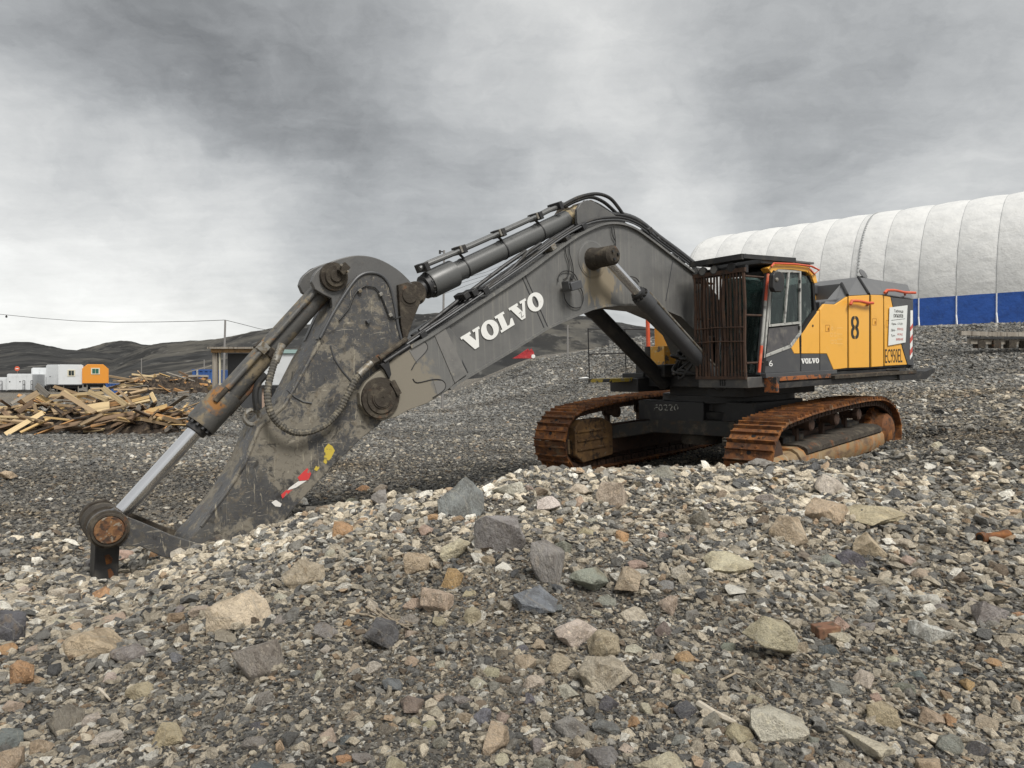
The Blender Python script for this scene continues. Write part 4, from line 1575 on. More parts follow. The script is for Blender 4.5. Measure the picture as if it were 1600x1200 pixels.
# linkage
lk_n = [(178, 792), (197, 806), (225, 817), (269, 836), (322, 852), (340, 862), (330, 872), (296, 874), (251, 868), (218, 852), (190, 852)]
A_ = P3(168, 825, AW)
link = None
for s in (1, -1):
    mb = MB()
    pts = [(q[0], q[1]) for q in poly(lk_n, AW)]
    c_ = (A_.x, A_.z)
    arc = []
    st = math.atan2(pts[-1][1] - c_[1], pts[-1][0] - c_[0])
    en = math.atan2(pts[0][1] - c_[1], pts[0][0] - c_[0])
    R_ = .20
    # far side of the eye (forward, +x) swept from below to above
    for k in range(13):
        t = k / 12
        ang = -PI * .60 + t * PI * 1.15
        arc.append((c_[0] + R_ * math.cos(ang), c_[1] + R_ * math.sin(ang)))
    mb.prism(pts + arc, s * (AW + .075), s * (AW + .008))
    o = mb.build('rocker_link', M_mudrust if link else M_arm, exc, .008)
    if link is None:
        link = o
    mb = MB()
    q = Vector((A_.x, s * (AW + .06), A_.z))
    mb.lathe(q, q + Vector((0, s, 0)), [(0, .20), (.04, .198), (.045, .175), (.075, .17), (.08, .150), (.065, .148)], 36)
    mb.build('link_boss', M_mudrust, o)
    mb = MB()
    mb.lathe(q + Vector((0, s * .03, 0)), q + Vector((0, s, 0)), [(0, .143), (.05, .142), (.056, .135)], 32)
    pn = mb.build('pin', M_pinrust, o)
    for k in range(0):
        mb = MB()
        an = PI / 4 + k * PI / 2
        z = q + Vector((.065 * math.cos(an), s * .084, .065 * math.sin(an)))
        mb.cyl(z, z + Vector((0, s * .012, 0)), .030, n=8)
        mb.build('pin_bolt', M_rustdark, pn)
mb = MB()
q = Vector((A_.x, 0, A_.z))
mb.lathe(q - Vector((0, .225, 0)), q + Vector((0, 1, 0)), [(0, .18), (.07, .18), (.075, .205), (.375, .205), (.38, .18), (.45, .18)], 36)
mb.build('rod_eye', M_mudrust, c2)
mb = MB()
mb.prism(poly([(149, 835), (188, 845), (186, 870), (184, 930), (146, 930), (148, 870)], .20), -.20, .20)
bl = mb.build('bucket_link', M_black, exc, .01)
mb = MB()
mb.prism(poly([(163, 868), (170, 866), (176, 873), (174, 880), (166, 882)], .20), .2, .206)
mb.prism(poly([(168, 890), (173, 888), (178, 896), (176, 903), (170, 903)], .20), .2, .206)
mb.build('rust_scab', M_rust, bl)

# ---- upper structure (left side traced on its own plane, 1.7 m from the machine's centre line)
SL = 1.70


def side_panel(name, pts, m, parent, l0, l1, L=SL, bevel=.004):
    mb = MB()
    mb.prism(poly(pts, L), l0, l1)
    return mb.build(name, m, parent, bevel)


def side_text(s, p0, p1, m, parent, L, name='lettering', hgt_pts=None, lift=.004):
    """text fitted into the box whose lower left / upper right corners are given in picture positions on plane L"""
    cu = bpy.data.curves.new('txt', 'FONT')
    cu.body = s
    cu.extrude = .0
    cu.resolution_u = 3
    to = bpy.data.objects.new('txt', cu)
    COL.objects.link(to)
    bpy.context.view_layer.update()
    me = bpy.data.meshes.new_from_object(to.evaluated_get(bpy.context.evaluated_depsgraph_get()))
    COL.objects.unlink(to)
    bpy.data.objects.remove(to)
    me.name = name
    n = len(me.vertices)
    co = np.zeros(n * 3)
    me.vertices.foreach_get('co', co)
    co = co.reshape(-1, 3)
    mn, mx = co.min(0), co.max(0)
    u = (co[:, 0] - mn[0]) / (mx[0] - mn[0])
    v = (co[:, 1] - mn[1]) / (mx[1] - mn[1])
    if isinstance(p0, Vector):
        o, ex, ey = p0, p1, hgt_pts
        P = np.array(o)[None] + u[:, None] * np.array(ex)[None] + v[:, None] * np.array(ey)[None]
    else:
        a, b = onL(*p0, L), onL(*p1, L)
        P = np.stack([a[0] + (b[0] - a[0]) * u, np.full(n, L + lift), a[1] + (b[1] - a[1]) * v], -1)
    me.vertices.foreach_set('co', P.ravel())
    me.update()
    me.materials.clear()
    me.materials.append(m)
    o = bpy.data.objects.new(name, me)
    COL.objects.link(o)
    o.parent = parent
    return o


# chassis of the upper structure
mb = MB()
mb.bounds((-3.3, -1.62, 1.80), (1.7, 1.66, 2.02))
mb.bounds((-1.0, -.9, 1.60), (1.35, .9, 1.82))
deck = mb.build('deck_frame', M_black, exc, .01)
mb = MB()
mb.bounds((-3.0, 1.66, 1.90), (.2, 2.0, 1.965))
mb.build('catwalk_plate', M_mudrust, deck, .004)
mb = MB()
mb.bounds((-3.45, 1.62, 1.80), (1.95, 1.93, 1.895))
mb.build('catwalk_rail', M_black, deck, .006)
mb = MB()
mb.prism([(-2.3, 1.78), (-2.3, 1.99), (-3.45, 1.93), (-3.88, 1.99), (-3.92, 1.92), (-3.5, 1.76)], 1.70, 1.98)
mb.build('bent_step', M_black, deck, .006)
mb = MB()
mb.bounds((.25, 1.90, 1.93), (1.95, 1.955, 2.0))
mb.bounds((1.89, 1.72, 1.74), (1.96, 1.955, 2.0))
mb.build('chipped_edge', mat('chipped_orange', (.30, .10, .03), .7, layers=[dict(c=(.045, .04, .038), scale=7, lo=.48, hi=.56), dict(c=(.5, .2, .08), scale=12, lo=.6, hi=.7)]), deck, .004)
mb = MB()
mb.bounds((1.55, .70, 1.83), (2.42, 1.72, 2.01))
cbx = mb.build('cab_base', mat('cab_base_grey', (.065, .064, .063), .6, layers=[dict(c=(.12, .11, .095), scale=4, lo=.45, hi=.7)]), exc, .01)
for k in range(3):
    mb = MB()
    mb.bounds((2.42, 1.16 + k * .045, 1.87), (2.428, 1.18 + k * .045, 1.97))
    mb.build('slot', M_gap, cbx)

# cab shell
cab_pts = [(1189, 583), (1197, 500), (1203, 428), (1208, 421), (1216, 418), (1252, 420), (1264, 426), (1271, 441), (1275, 487), (1251, 521), (1251, 580)]
CI = .74
cab = None
mb = MB()
front = poly([(1189, 583), (1203, 428)], SL)
mb.bounds((.55, CI, 2.02), (1.98, SL - .01, 2.10))
prof = poly(cab_pts, SL)
cab = mb.build('cab', M_dgrey, exc, .01)
mb = MB()
mb.ribbon(prof, .075, SL - .09, SL - .005, closed=True)
mb.build('side_frame', M_dgrey, cab, .006)
mb = MB()
mb.ribbon(prof, .075, CI, CI + .08, closed=True)
mb.build('side_frame', M_dgrey, cab, .006)
# rear wall, roof skin
rw = poly([(1271, 441), (1275, 487), (1251, 521), (1251, 580)], SL)
mb = MB()
mb.ribbon([rw[0], rw[1]], .04, CI + .05, SL - .07)
mb.build('rear_wall', M_dgrey, cab)
mb = MB()
mb.ribbon([rw[1], rw[2], rw[3]], .04, CI + .05, SL - .07)
mb.build('rear_wall', M_dgrey, cab)
mb = MB()
mb.ribbon(poly([(1204, 424), (1216, 418), (1252, 420), (1266, 429)], SL), .05, CI + .02, SL - .02)
mb.build('roof_panel', M_dgrey, cab)
# orange roof rim and red hand rail
rim = poly([(1197, 419), (1209, 413), (1236, 413), (1262, 418), (1272, 428), (1275, 442), (1270, 443), (1266, 432), (1258, 425), (1236, 421.5), (1214, 421), (1203, 427)], SL)
mb = MB()
mb.prism(rim, SL - .12, SL + .03)
mb.prism(rim, CI - .03, CI + .10)
mb.build('roof_rim', M_yellow, cab, .006)
mb = MB()
mb.tube([P3(x, y, SL + .07) for x, y in [(1205, 417), (1209, 411.5), (1240, 412.5), (1268, 416), (1280, 422), (1272, 428), (1266, 421)]], .018, 8)
mb.build('roof_handrail', M_red, cab)
# roof guard: slatted visor and slabs
g0, g1 = onL(1104, 411, .70), onL(1197, 404, 1.72)
zr = 3.96
mb = MB()
mb.bounds((.45, CI - .02, zr - .02), (1.95, SL, zr + .05))
mb.bounds((.35, CI - .05, zr + .05), (.95, SL + .02, zr + .085))
rg = mb.build('roof_guard', M_roofgrey, cab, .004)
mb = MB()
for l in (CI - .06, SL + .02):
    mb.prism([(1.0, zr + .04), (2.55, zr + .02), (2.55, zr + .09), (1.0, zr + .12)], l, l + .04)
mb.prism([(2.52, zr + .0), (2.58, zr + .0), (2.58, zr + .09), (2.52, zr + .09)], CI - .06, SL + .06)
mb.build('visor_frame', M_black, rg)
for k in range(9):
    mb = MB()
    mb.box((1.10 + k * .16, (CI + SL) / 2, zr + .075), (.12, SL - CI + .08, .014), Matrix.Rotation(-.35, 3, 'Y'))
    mb.build('slat', M_black, rg)
mb = MB()
mb.bounds((2.28, CI - .02, zr - .20), (2.36, SL - .02, zr - .06))
mb.build('lamp_bar', M_black, cab, .01)
for l in (.86, 1.10, 1.45):
    mb = MB()
    q = Vector((2.36, l, zr - .09))
    mb.lathe(q, q + Vector((1, 0, 0)), [(0, .05), (.04, .075), (.09, .078), (.092, .065)], 16)
    lm = mb.build('roof_light', M_black, cab)
    mb = MB()
    mb.lathe(q + Vector((.093, 0, 0)), q + Vector((1, 0, 0)), [(0, .064), (.004, .064)], 16)
    mb.build('lens', M_lampglass if l < 1.3 else M_black, lm)
# pillar with reflective red and white strip
fp = [(1186, 582), (1190, 540), (1193, 505), (1196, 470), (1200, 428)]
mats_ = [M_red, M_seal, M_seal, M_red]
for k in range(4):
    mb = MB()
    mb.cyl(P3(*fp[k], SL + .04), P3(*fp[k + 1], SL + .04), .026, n=10)
    mb.build('pillar_strip', mats_[k], cab)
mb = MB()
mb.tube([P3(x, y, SL - .02) for x, y in [(1190.5, 582), (1198, 500), (1204, 430)]], .05, 8)
mb.build('pillar', M_gap, cab)
mb = MB()
mb.tube([P3(x, y, CI + .04) for x, y in [(1190.5, 582), (1198, 500), (1204, 430)]], .05, 8)
mb.build('pillar', M_gap, cab)
# door: grey frame, split window, lower pane
door_o = [(1193, 557), (1197, 510), (1204, 430), (1212, 423), (1249, 425), (1249, 521), (1234, 541)]
mb = MB()
mb.ribbon(poly(door_o, SL), .060, SL - .01, SL + .025, closed=True)
door = mb.build('door', M_seal, cab, .004)
for pts in ([(1199, 509), (1249, 504)], [(1224, 507), (1231, 425)], [(1203, 430), (1200, 508)]):
    mb = MB()
    mb.ribbon(poly(pts, SL), .042, SL - .008, SL + .028)
    mb.build('window_bar', M_seal, door)
side_panel('window', [(1201, 506), (1206, 430), (1213, 425), (1247, 427), (1247, 502)], M_glass, door, SL - .006, SL)
side_panel('lower_pane', [(1196, 553), (1199, 513), (1247, 508), (1247, 521), (1234, 538)], M_doorskin, door, SL - .006, SL + .004)
side_panel('window', [(1253, 429), (1261, 431), (1268, 443), (1269, 487), (1253, 508)], M_glass, cab, SL - .02, SL - .014)
side_panel('window', [(1201, 506), (1206, 430), (1213, 425), (1262, 430), (1268, 443), (1269, 487), (1247, 515), (1230, 530), (1199, 530)], M_glass, cab, CI + .03, CI + .036)
mb = MB()
mb.ribbon([front[0], front[1]], .008, CI + .06, SL - .06)
mb.build('windscreen', M_glass, cab)
mb = MB()
mb.ribbon(poly([(1250.5, 580), (1250.5, 424)], SL), .04, SL - .02, SL + .012)
mb.build('door_jamb', M_gap, cab)
mb = MB()
mb.ribbon(poly([(1270, 441), (1273, 486), (1251, 519)], SL), .075, SL - .02, SL + .012)
mb.build('rear_seal', M_gap, cab)
for x, y in ((1249.5, 440), (1249.5, 453), (1249, 512)):
    mb = MB()
    q = P3(x, y, SL + .02)
    mb.cyl(q - Vector((0, 0, .03)), q + Vector((0, 0, .03)), .018, n=8)
    mb.build('hinge', M_black, door)
# interior: seat and console
mb = MB()
mb.bounds((.75, 1.02, 2.45), (1.30, 1.48, 2.62))
mb.prism([(.72, 2.55), (.90, 2.60), (.82, 3.40), (.66, 3.36)], 1.03, 1.47)
mb.build('seat', M_seat, cab, .03)
mb = MB()
mb.bounds((1.0, .82, 2.1), (1.7, .96, 2.75))
mb.bounds((1.55, 1.05, 2.1), (1.72, 1.3, 2.9))
mb.build('console', M_seat, cab, .02)
# mirror
mb = MB()
mp = poly([(1204.5, 430), (1207, 426), (1214, 424.5), (1220, 427), (1222.5, 435), (1221, 452), (1217, 456.5), (1207, 456), (1204, 450)], SL + .22)
mb.prism(mp, SL + .18, SL + .27)
mi = mb.build('mirror', M_black, cab, .012)
mb = MB()
q = P3(1213, 437, SL + .27)
mb.lathe(q, q + Vector((0, 1, 0)), [(0, .035), (.02, .033), (.03, .015)], 14)
mb.build('mirror_knob', M_zinc, mi)
mb = MB()
mb.tube([P3(1206, 428, SL + .02), P3(1209, 423, SL + .12), P3(1213, 426, SL + .2)], .012, 6)
mb.build('mirror_arm', M_black, mi)
# lower cab skin
low = side_panel('lower_skin', [(1190, 583.5), (1193.5, 558), (1234, 542), (1240, 553), (1290.5, 553), (1301, 578)], M_dgrey, exc, SL - .03, SL + .012)
low2 = side_text('VOLVO', (1251, 568), (1279, 561), M_white, low, SL + .012)
bpy.data.objects.remove(low2)
A3, B3 = Vector(onL(1251.5, 568.3, SL + .012)), Vector(onL(1279.5, 567.3, SL + .012))
glyph_mesh('VOLVO', A3, B3, SL + .013, Vector((0, .092)), M_white, low)
side_text('6', (1201.5, 572.5), (1207, 563), M_white, low, SL + .012)
mb = MB()
mb.prism(poly([(1194.5, 571.5), (1194.5, 564), (1199, 564), (1199, 571.5)], SL), SL + .012, SL + .02)
mb.build('door_latch', M_gap, low)
for pts in ([(1250, 553), (1250, 580)], [(1280, 553), (1280, 579)]):
    mb = MB()
    mb.ribbon(poly(pts, SL), .012, SL + .010, SL + .016)
    mb.build('panel_gap', M_gap, low)
mb = MB()
mb.prism([(onL(1189, 584, SL)[0], 1.985), (onL(1300, 578, SL)[0], 1.985), (onL(1300, 578, SL)[0], 2.06), (onL(1189, 584, SL)[0], 2.06)], SL - .02, SL + .10)
mb.build('sill', M_dgrey, exc, .006)

# engine housing: yellow side doors under a dark chamfered hood
body_b = [(1250.5, 553), (1240, 553), (1234, 541), (1251, 521), (1277, 487), (1286, 474.5), (1304, 475.5), (1324, 462.5), (1357.5, 460.5), (1380, 461), (1427, 468), (1427, 571)]
XR = onL(1427, 468, SL)[0]
XF = onL(1251, 521, SL)[0]
mb = MB()
mb.bounds((XR + .02, -1.55, 2.03), (.42, SL - .05, 3.05))
mb.prism([(.0, 3.0), (.0, 3.35), (-.9, 3.45), (XR + .02, 3.45), (XR + .02, 3.0)], -1.5, SL - .08)
hous = mb.build('engine_housing', M_dgrey, exc, .02)
panels = [([(1234, 541), (1248, 524.5), (1248.7, 552.6), (1240, 552.6)], M_yellow),
          ([(1250.5, 521.5), (1279.5, 485), (1279.5, 552.6), (1250.5, 552.6)], M_yellow),
          ([(1280.6, 483.5), (1287, 475), (1304, 476), (1323.3, 463.5), (1323.3, 575), (1301.5, 577.6), (1291, 552.6), (1280.6, 552.6)], M_yellow),
          ([(1325, 463), (1356.6, 461), (1356.6, 574), (1325, 575)], M_yellow),
          ([(1360, 461), (1378.6, 461.5), (1378.6, 572.3), (1360, 573.6)], M_yellow),
          ([(1381, 462.5), (1390.5, 464), (1394, 480), (1409, 545), (1416.5, 569.8), (1381.5, 571.6)], M_yellow),
          ([(1391.2, 464.5), (1426, 468.5), (1427, 571), (1417.5, 570), (1410, 545), (1395, 480)], M_dgrey)]
pobj = []
for k, (pts, m_) in enumerate(panels):
    pobj.append(side_panel('door_panel' if 2 < k < 6 else 'side_panel', pts, m_, hous, SL - .035, SL + (.012 if k not in (3, 4) else .022), bevel=.008))
for pts in ([(1324.2, 462), (1324.2, 575.5)], [(1358.3, 460), (1358.3, 574)], [(1380, 461), (1380, 572)]):
    mb = MB()
    mb.ribbon(poly(pts, SL), .03 if pts[0][0] != 1358.3 else .06, SL - .03, SL - .004)
    mb.build('panel_gap', M_gap, hous)
# recessed latches
for x, y, k in ((1292, 513, 2), (1364.5, 503, 4), (1386.5, 506, 5)):
    mb = MB()
    w_ = 3.0
    l_ = SL + (.012 if k != 4 else .022)
    for a in ([(x - w_, y - 5), (x + w_, y - 5)], [(x - w_, y + 5), (x + w_, y + 5)], [(x + w_, y - 5), (x + w_, y + 5)], [(x - w_, y - 5), (x - w_, y + 5)]):
        mb.ribbon(poly(a, SL), .010, l_ - .002, l_ + .003)
    mb.prism(poly([(x + .5, y + 3), (x + .5, y - 1), (x + 2, y - 1), (x + 2, y + 3)], SL), l_ - .002, l_ + .012)
    mb.build('latch', mat('latch_orange', (.45, .20, .03), .6), hous)
mb = MB()
q = P3(1269.7, 509, SL + .01)
mb.cyl(q, q + Vector((0, .01, 0)), .022, n=12)
mb.build('plug', M_black, hous)
# faded stencil squares
M_faint = mat('faded_stencil', (.84, .52, .17), .6)
for (x, y, w_, h_) in ((1299, 513, 2, 4), (1298, 523, 3, 5), (1303.5, 523, 3, 5), (1299, 534, 4, 5), (1304.5, 534, 3, 5), (1311, 512.5, 9, 1), (1311, 522, 8, 1), (1311, 530, 8, 1), (1311, 537, 9, 1)):
    mb = MB()
    if h_ > 3:
        for a in ([(x - w_ / 2, y - h_ / 2), (x + w_ / 2, y - h_ / 2)], [(x - w_ / 2, y + h_ / 2), (x + w_ / 2, y + h_ / 2)], [(x + w_ / 2, y - h_ / 2), (x + w_ / 2, y + h_ / 2)], [(x - w_ / 2, y - h_ / 2), (x - w_ / 2, y + h_ / 2)]):
            mb.ribbon(poly(a, SL), .012, SL + .012, SL + .0145)
    else:
        mb.ribbon(poly([(x - w_ / 2, y), (x + w_ / 2, y)], SL), .012, SL + .012, SL + .0145)
    mb.build('faded_marking', M_faint, pobj[2])
# stencilled 8: four bars with gaps
for sx in (-1, 1):
    for (cy, sy) in ((503.5, 1), (520, 1)):
        mb = MB()
        pts = []
        L0 = SL + .022
        q = Vector(onL(1335.8, cy, L0))
        hw = abs(onL(1341.8, cy, L0)[0] - onL(1335.8, cy, L0)[0])
        hh = abs(onL(1335.8, cy + 9.2, L0)[1] - q.y)
        o_, i_ = [], []
        for k in range(15):
            an = -PI / 2 + PI * k / 14
            o_.append((q.x - sx * (.012 + hw * max(math.cos(an), 0) ** .7 * .95), q.y + hh * math.sin(an) * 1.05))
            i_.append((q.x - sx * (.012 + hw * .36 * max(math.cos(an), 0)), q.y + hh * .56 * math.sin(an)))
        mb.prism(o_ + i_[::-1], L0, L0 + .003)
        mb.build('numeral_eight', M_ink, pobj[3], smooth=False)
side_text('EC950EL', (1383, 567.5), (1409.5, 544.8), M_ink, pobj[5], SL + .012)
# paper sign
L0 = SL + .030
sg = side_panel('notice_sign', [(1389.5, 480.5), (1417.5, 477), (1414.5, 535), (1387.5, 540)], M_sign, hous, L0, L0 + .008, L=L0, bevel=0)
for s, a, b, m_ in (('Таблица', (1397, 489), (1411, 484), M_ink), ('сигналов', (1396, 496), (1411, 491), M_ink), ('Один - СТОП', (1393, 508), (1410, 504.5), M_ink),
                    ('Два -', (1392, 518), (1400, 514), M_ink), ('ВПЕРЕД', (1402, 516.5), (1411, 512.5), M_redink), ('Три -', (1392, 526.5), (1400, 522.5), M_ink),
                    ('НАЗАД', (1402, 524.5), (1410, 520.5), M_redink), ('ВНИМАНИЕ', (1400, 532), (1411, 528), M_redink)):
    side_text(s, a, b, m_, sg, L0 + .008)
mb = MB()
mb.ribbon(poly([(1392, 500.5), (1413.5, 498)], L0), .008, L0 + .008, L0 + .011)
mb.build('rule', M_ink, sg)
# striped warning bar
ys = [485, 495, 508, 515, 525, 534, 544, 553, 559]
for k in range(8):
    mb = MB()
    w_ = 2.3
    sl = 3.0
    y0, y1 = ys[k], ys[k + 1]
    mb.prism(poly([(1421.3 - k * .1, y0 + sl * (k > 0)), (1425 - k * .1, y0 - sl * (k > 0)), (1425 - k * .1, y1 - sl), (1421.3 - k * .1, y1 + sl)], SL), SL + .012, SL + .018)
    mb.build('warning_stripe', M_white if k % 2 == 1 or k == 0 else M_redink, pobj[6], smooth=False)
# hood: chamfer strip between the panel top and a higher, set-in ridge
LI = 1.05
lowl = [(1287, 474.5), (1304, 475), (1324, 461.5), (1357.5, 460), (1380, 460.5), (1427.5, 467.5)]
upl = [(1314, 443.5), (1316, 443), (1340, 433), (1353, 434.5), (1374, 438), (1418, 445)]
# lift the upper line onto the inner plane
lo3 = [P3(x, y, SL - .01) for x, y in lowl]
up3 = [P3(x, y, LI) for x, y in upl]
hood = None
for k in range(5):
    mb = MB()
    dn = Vector((0, -.04, -.04))
    a, b, c_, d_ = lo3[k], lo3[k + 1], up3[k + 1], up3[k]
    ins = .0 if k != 2 else .0
    mb.loft([a, b, c_, d_], [a + dn, b + dn, c_ + dn, d_ + dn])
    o = mb.build('hood_panel', M_roofgrey, hous, .004)
for k in (1, 2):
    mb = MB()
    a, b = P3(*[(1324, 461), (1357.5, 459.5)][k - 1], SL + .0), P3(*[(1315, 443), (1341, 433)][k - 1], LI + .02)
    mb.cyl(a, b, .03, n=6)
    mb.build('hood_seam', M_gap, hous)
mb = MB()
for k in range(1, 5):
    a, b = up3[k], up3[k + 1]
    a2, b2 = Vector((a.x, -1.2, a.z)), Vector((b.x, -1.2, b.z))
    mb.loft([a, b, b2, a2], [a - Vector((0, 0, .05)), b - Vector((0, 0, .05)), b2 - Vector((0, 0, .05)), a2 - Vector((0, 0, .05))])
mb.prism([(up3[1].x, 3.2), (up3[1].x, up3[1].z - .05), (up3[2].x, up3[2].z - .05), (up3[5].x, up3[5].z - .05), (up3[5].x, 3.2)], -1.15, LI)
mb.build('hood_top', M_roofgrey, hous)
# rear face of the counterweight, rounded
mb = MB()
n = 14
ra, rb = [], []
for k in range(n):
    t = -1 + 2 * k / (n - 1)
    l = t * (SL - .01)
    x = XR - .42 * (1 - abs(t) ** 2.2)
    ra.append((x, l))
    rb.append((x, l))
vs = [(x, l, 2.06) for x, l in ra] + [(x + .05, l * .98, 3.42) for x, l in ra]
base = [(XR + .05, -SL + .02), (XR + .05, SL - .02)]
ring_lo = [Vector((x, l, 2.0)) for x, l in ra] + [Vector((XR + .1, SL - .02, 2.0)), Vector((XR + .1, -SL + .02, 2.0))]
ring_hi = [Vector((x + .03, l, 3.45)) for x, l in ra] + [Vector((XR + .1, SL - .02, 3.45)), Vector((XR + .1, -SL + .02, 3.45))]
mb.loft(ring_lo, ring_hi)
mb.build('counterweight', M_dgrey, exc, .02)
# red grab handles
for pts, out in (([(1329, 476), (1331, 470), (1343, 470.5), (1356, 473.5), (1364, 473.5)], SL + .10), ([(1382, 457.5), (1386, 453.5), (1398, 453.5), (1414, 457), (1430, 457.5)], SL + .06)):
    mb = MB()
    mb.tube([P3(x, y, out) for x, y in pts], .028, 8)
    h_ = mb.build('grab_handle', M_red, hous)
    for q_ in (pts[1], pts[-2]):
        mb = MB()
        mb.cyl(P3(*q_, out), P3(q_[0], q_[1] + 4, out - .12), .022, n=8)
        mb.build('handle_foot', M_red, h_)
# exhaust flap disc
mb = MB()
q = P3(1347.5, 428, LI - .2)
mb.lathe(q - Vector((.02, 0, .0)), q + Vector((.0, .9, .5)), [(0, .12), (.015, .12), (.02, .10)], 24)
mb.build('exhaust_cap', M_roofgrey, hous)
mb = MB()
mb.cyl(q + Vector((0, -.04, -.30)), q + Vector((0, -.04, -.05)), .06, n=12)
mb.build('exhaust_pipe', M_black, hous)
# block behind the cab
mb = MB()
a, b = P3(1268, 447, .5), P3(1320, 443, .5)
mb.bounds((b.x - .2, -.6, a.z - .16), (a.x + .2, .5, a.z + .03))
mb.build('hood_top', M_dgrey, exc, .01)
mb = MB()
mb.bounds((b.x - .2, -.6, 2.1), (a.x + .1, .46, a.z - .17))
mb.build('inner_housing', M_yellow, exc, .01)
# right hand side body, seen under the boom
mb = MB()
mb.bounds((-2.9, -1.62, 2.05), (.98, -.86, 3.06))
rb_ = mb.build('right_body', M_yellow, exc, .02)
mb = MB()
mb.bounds((.98, -1.25, 2.0), (1.6, -.80, 2.62))
mb.build('tool_box', mat('scuffed_yellow', (.72, .36, .05), .6, layers=[dict(c=(.12, .10, .08), scale=4, lo=.52, hi=.6), dict(c=(.7, .5, .22), scale=7, lo=.55, hi=.65)]), rb_, .01)
mb = MB()
a = P3(1012, 503, -1.70)
mb.cyl((a.x, -1.70, 2.0), (a.x, -1.70, a.z + .05), .045, n=10)
mb.build('grab_post', M_red, exc)
# right platform and rail frame
mb = MB()
q0, q1 = P3(926, 603, -1.9), P3(1030, 598, -1.9)
PXa, PXb = 2.78, .6
mb.bounds((PXb, -1.95, 1.70), (2.02, -1.15, 1.985))
mb.bounds((1.3, -1.8, 1.98), (1.8, -1.2, 2.08))
pl = mb.build('right_platform', M_black, exc, .015)
mb = MB()
mb.bounds((1.95, -1.93, 1.92), (2.66, -1.3, 1.99))
mb.build('toe_board', mat('yellow_tape', (.45, .33, .05), .7, layers=[dict(c=(.03, .03, .03), scale=5, lo=.5, hi=.54), dict(c=(.3, .27, .2), scale=7, lo=.52, hi=.6)]), pl)
mb = MB()
mb.bounds((1.3, -1.45, 2.0), (1.75, -1.05, 2.25))
mb.cyl((1.5, -1.25, 2.2), (1.5, -1.25, 2.62), .13, n=16)
mb.build('filter_housing', M_black, pl)
hr = MB()
za, zm, zt = 2.0, 2.50, 3.02
for l, x in ((-1.93, 2.62), (-1.93, 1.55), (-1.93, .55)):
    hr.cyl((x, l, za), (x, l, zt), .014, n=6)
hr.cyl((2.62, -1.93, zt), (.55, -1.93, zt), .014, n=6)
hr.cyl((2.62, -1.93, zm), (.55, -1.93, zm), .014, n=6)
hr.build('railing', M_black, pl)

# cab guard of upright bars
GX = 2.42
gz0, gz1 = 1.98, 3.80
guard = None
mb = MB()
mb.bounds((GX - .02, .66, gz0), (GX + .03, 1.70, gz0 + .05))
guard = mb.build('cab_guard', M_rustdark, exc)
mb = MB()
mb.bounds((GX - .02, .64, gz1 - .03), (GX + .03, 1.72, gz1 + .04))
mb.build('top_rail', M_rustdark, guard)
for z in (2.62, 2.86):
    mb = MB()
    mb.tube([(GX + .03, .68, z), (GX + .034, 1.1, z + .012), (GX + .03, 1.68, z - .008)], .012, 6)
    mb.build('cross_bar', M_rustdark, guard)
nb = 16
for k in range(nb):
    l = .68 + k * (1.0 / (nb - 1))
    w_ = .036 if k not in (0, nb - 1, 3, 9) else .054
    j = rng.uniform(-.02, .02)
    mb = MB()
    mb.tube([(GX, l, gz0), (GX + rng.uniform(-.02, .02), l + j, gz0 + .6), (GX + rng.uniform(-.02, .03), l - j * .8, gz0 + 1.25), (GX, l + j * .4, gz1)], w_ * .55, 6)
    mb.build('bar', M_rustdark, guard)
for l in (.66, 1.70):
    for z in (2.25, 3.05, 3.7):
        mb = MB()
        mb.cyl((GX, l, z), (1.9, l, z), .02, n=6)
        mb.build('guard_stay', M_rustdark, guard)
# side bars of the guard on the boom side
for k in range(3):
    mb = MB()
    mb.cyl((GX - .12 - k * .13, .64, gz0), (GX - .12 - k * .13, .64, gz1), .014, n=6)
    mb.build('bar', M_rustdark, guard)
# dark linkage of hoses between cab and boom foot
for k in range(9):
    r_ = random.Random(k)
    z0 = 2.0 + r_.random() * .4
    pts = [(1.9 + r_.uniform(-.2, .2), .60, z0 + .1), (2.2, .5 + r_.uniform(-.1, .1), z0 - .1 + r_.random() * .5), (2.3, .2 + r_.uniform(-.2, .2), z0 - .1 + .3 * r_.random()),
           (2.0, -.1, z0 + r_.uniform(-.1, .2)), (1.7, -.2, z0)]
    corr_hose(pts, .026, M_rubber, parent=deck, ridges=False)
mb = MB()
mb.bounds((1.2, -.66, 2.0), (2.0, -.46, 2.25))
mb.bounds((1.2, .46, 2.0), (2.0, .62, 2.75))
mb.build('boom_bracket', M_black, exc, .02)
# white/yellow scrape and light above the track
mb = MB()
mb.bounds((-.4, -1.0, 1.1), (1.2, 1.0, 1.5))
mb.build('swivel_housing', M_black, exc, .02)

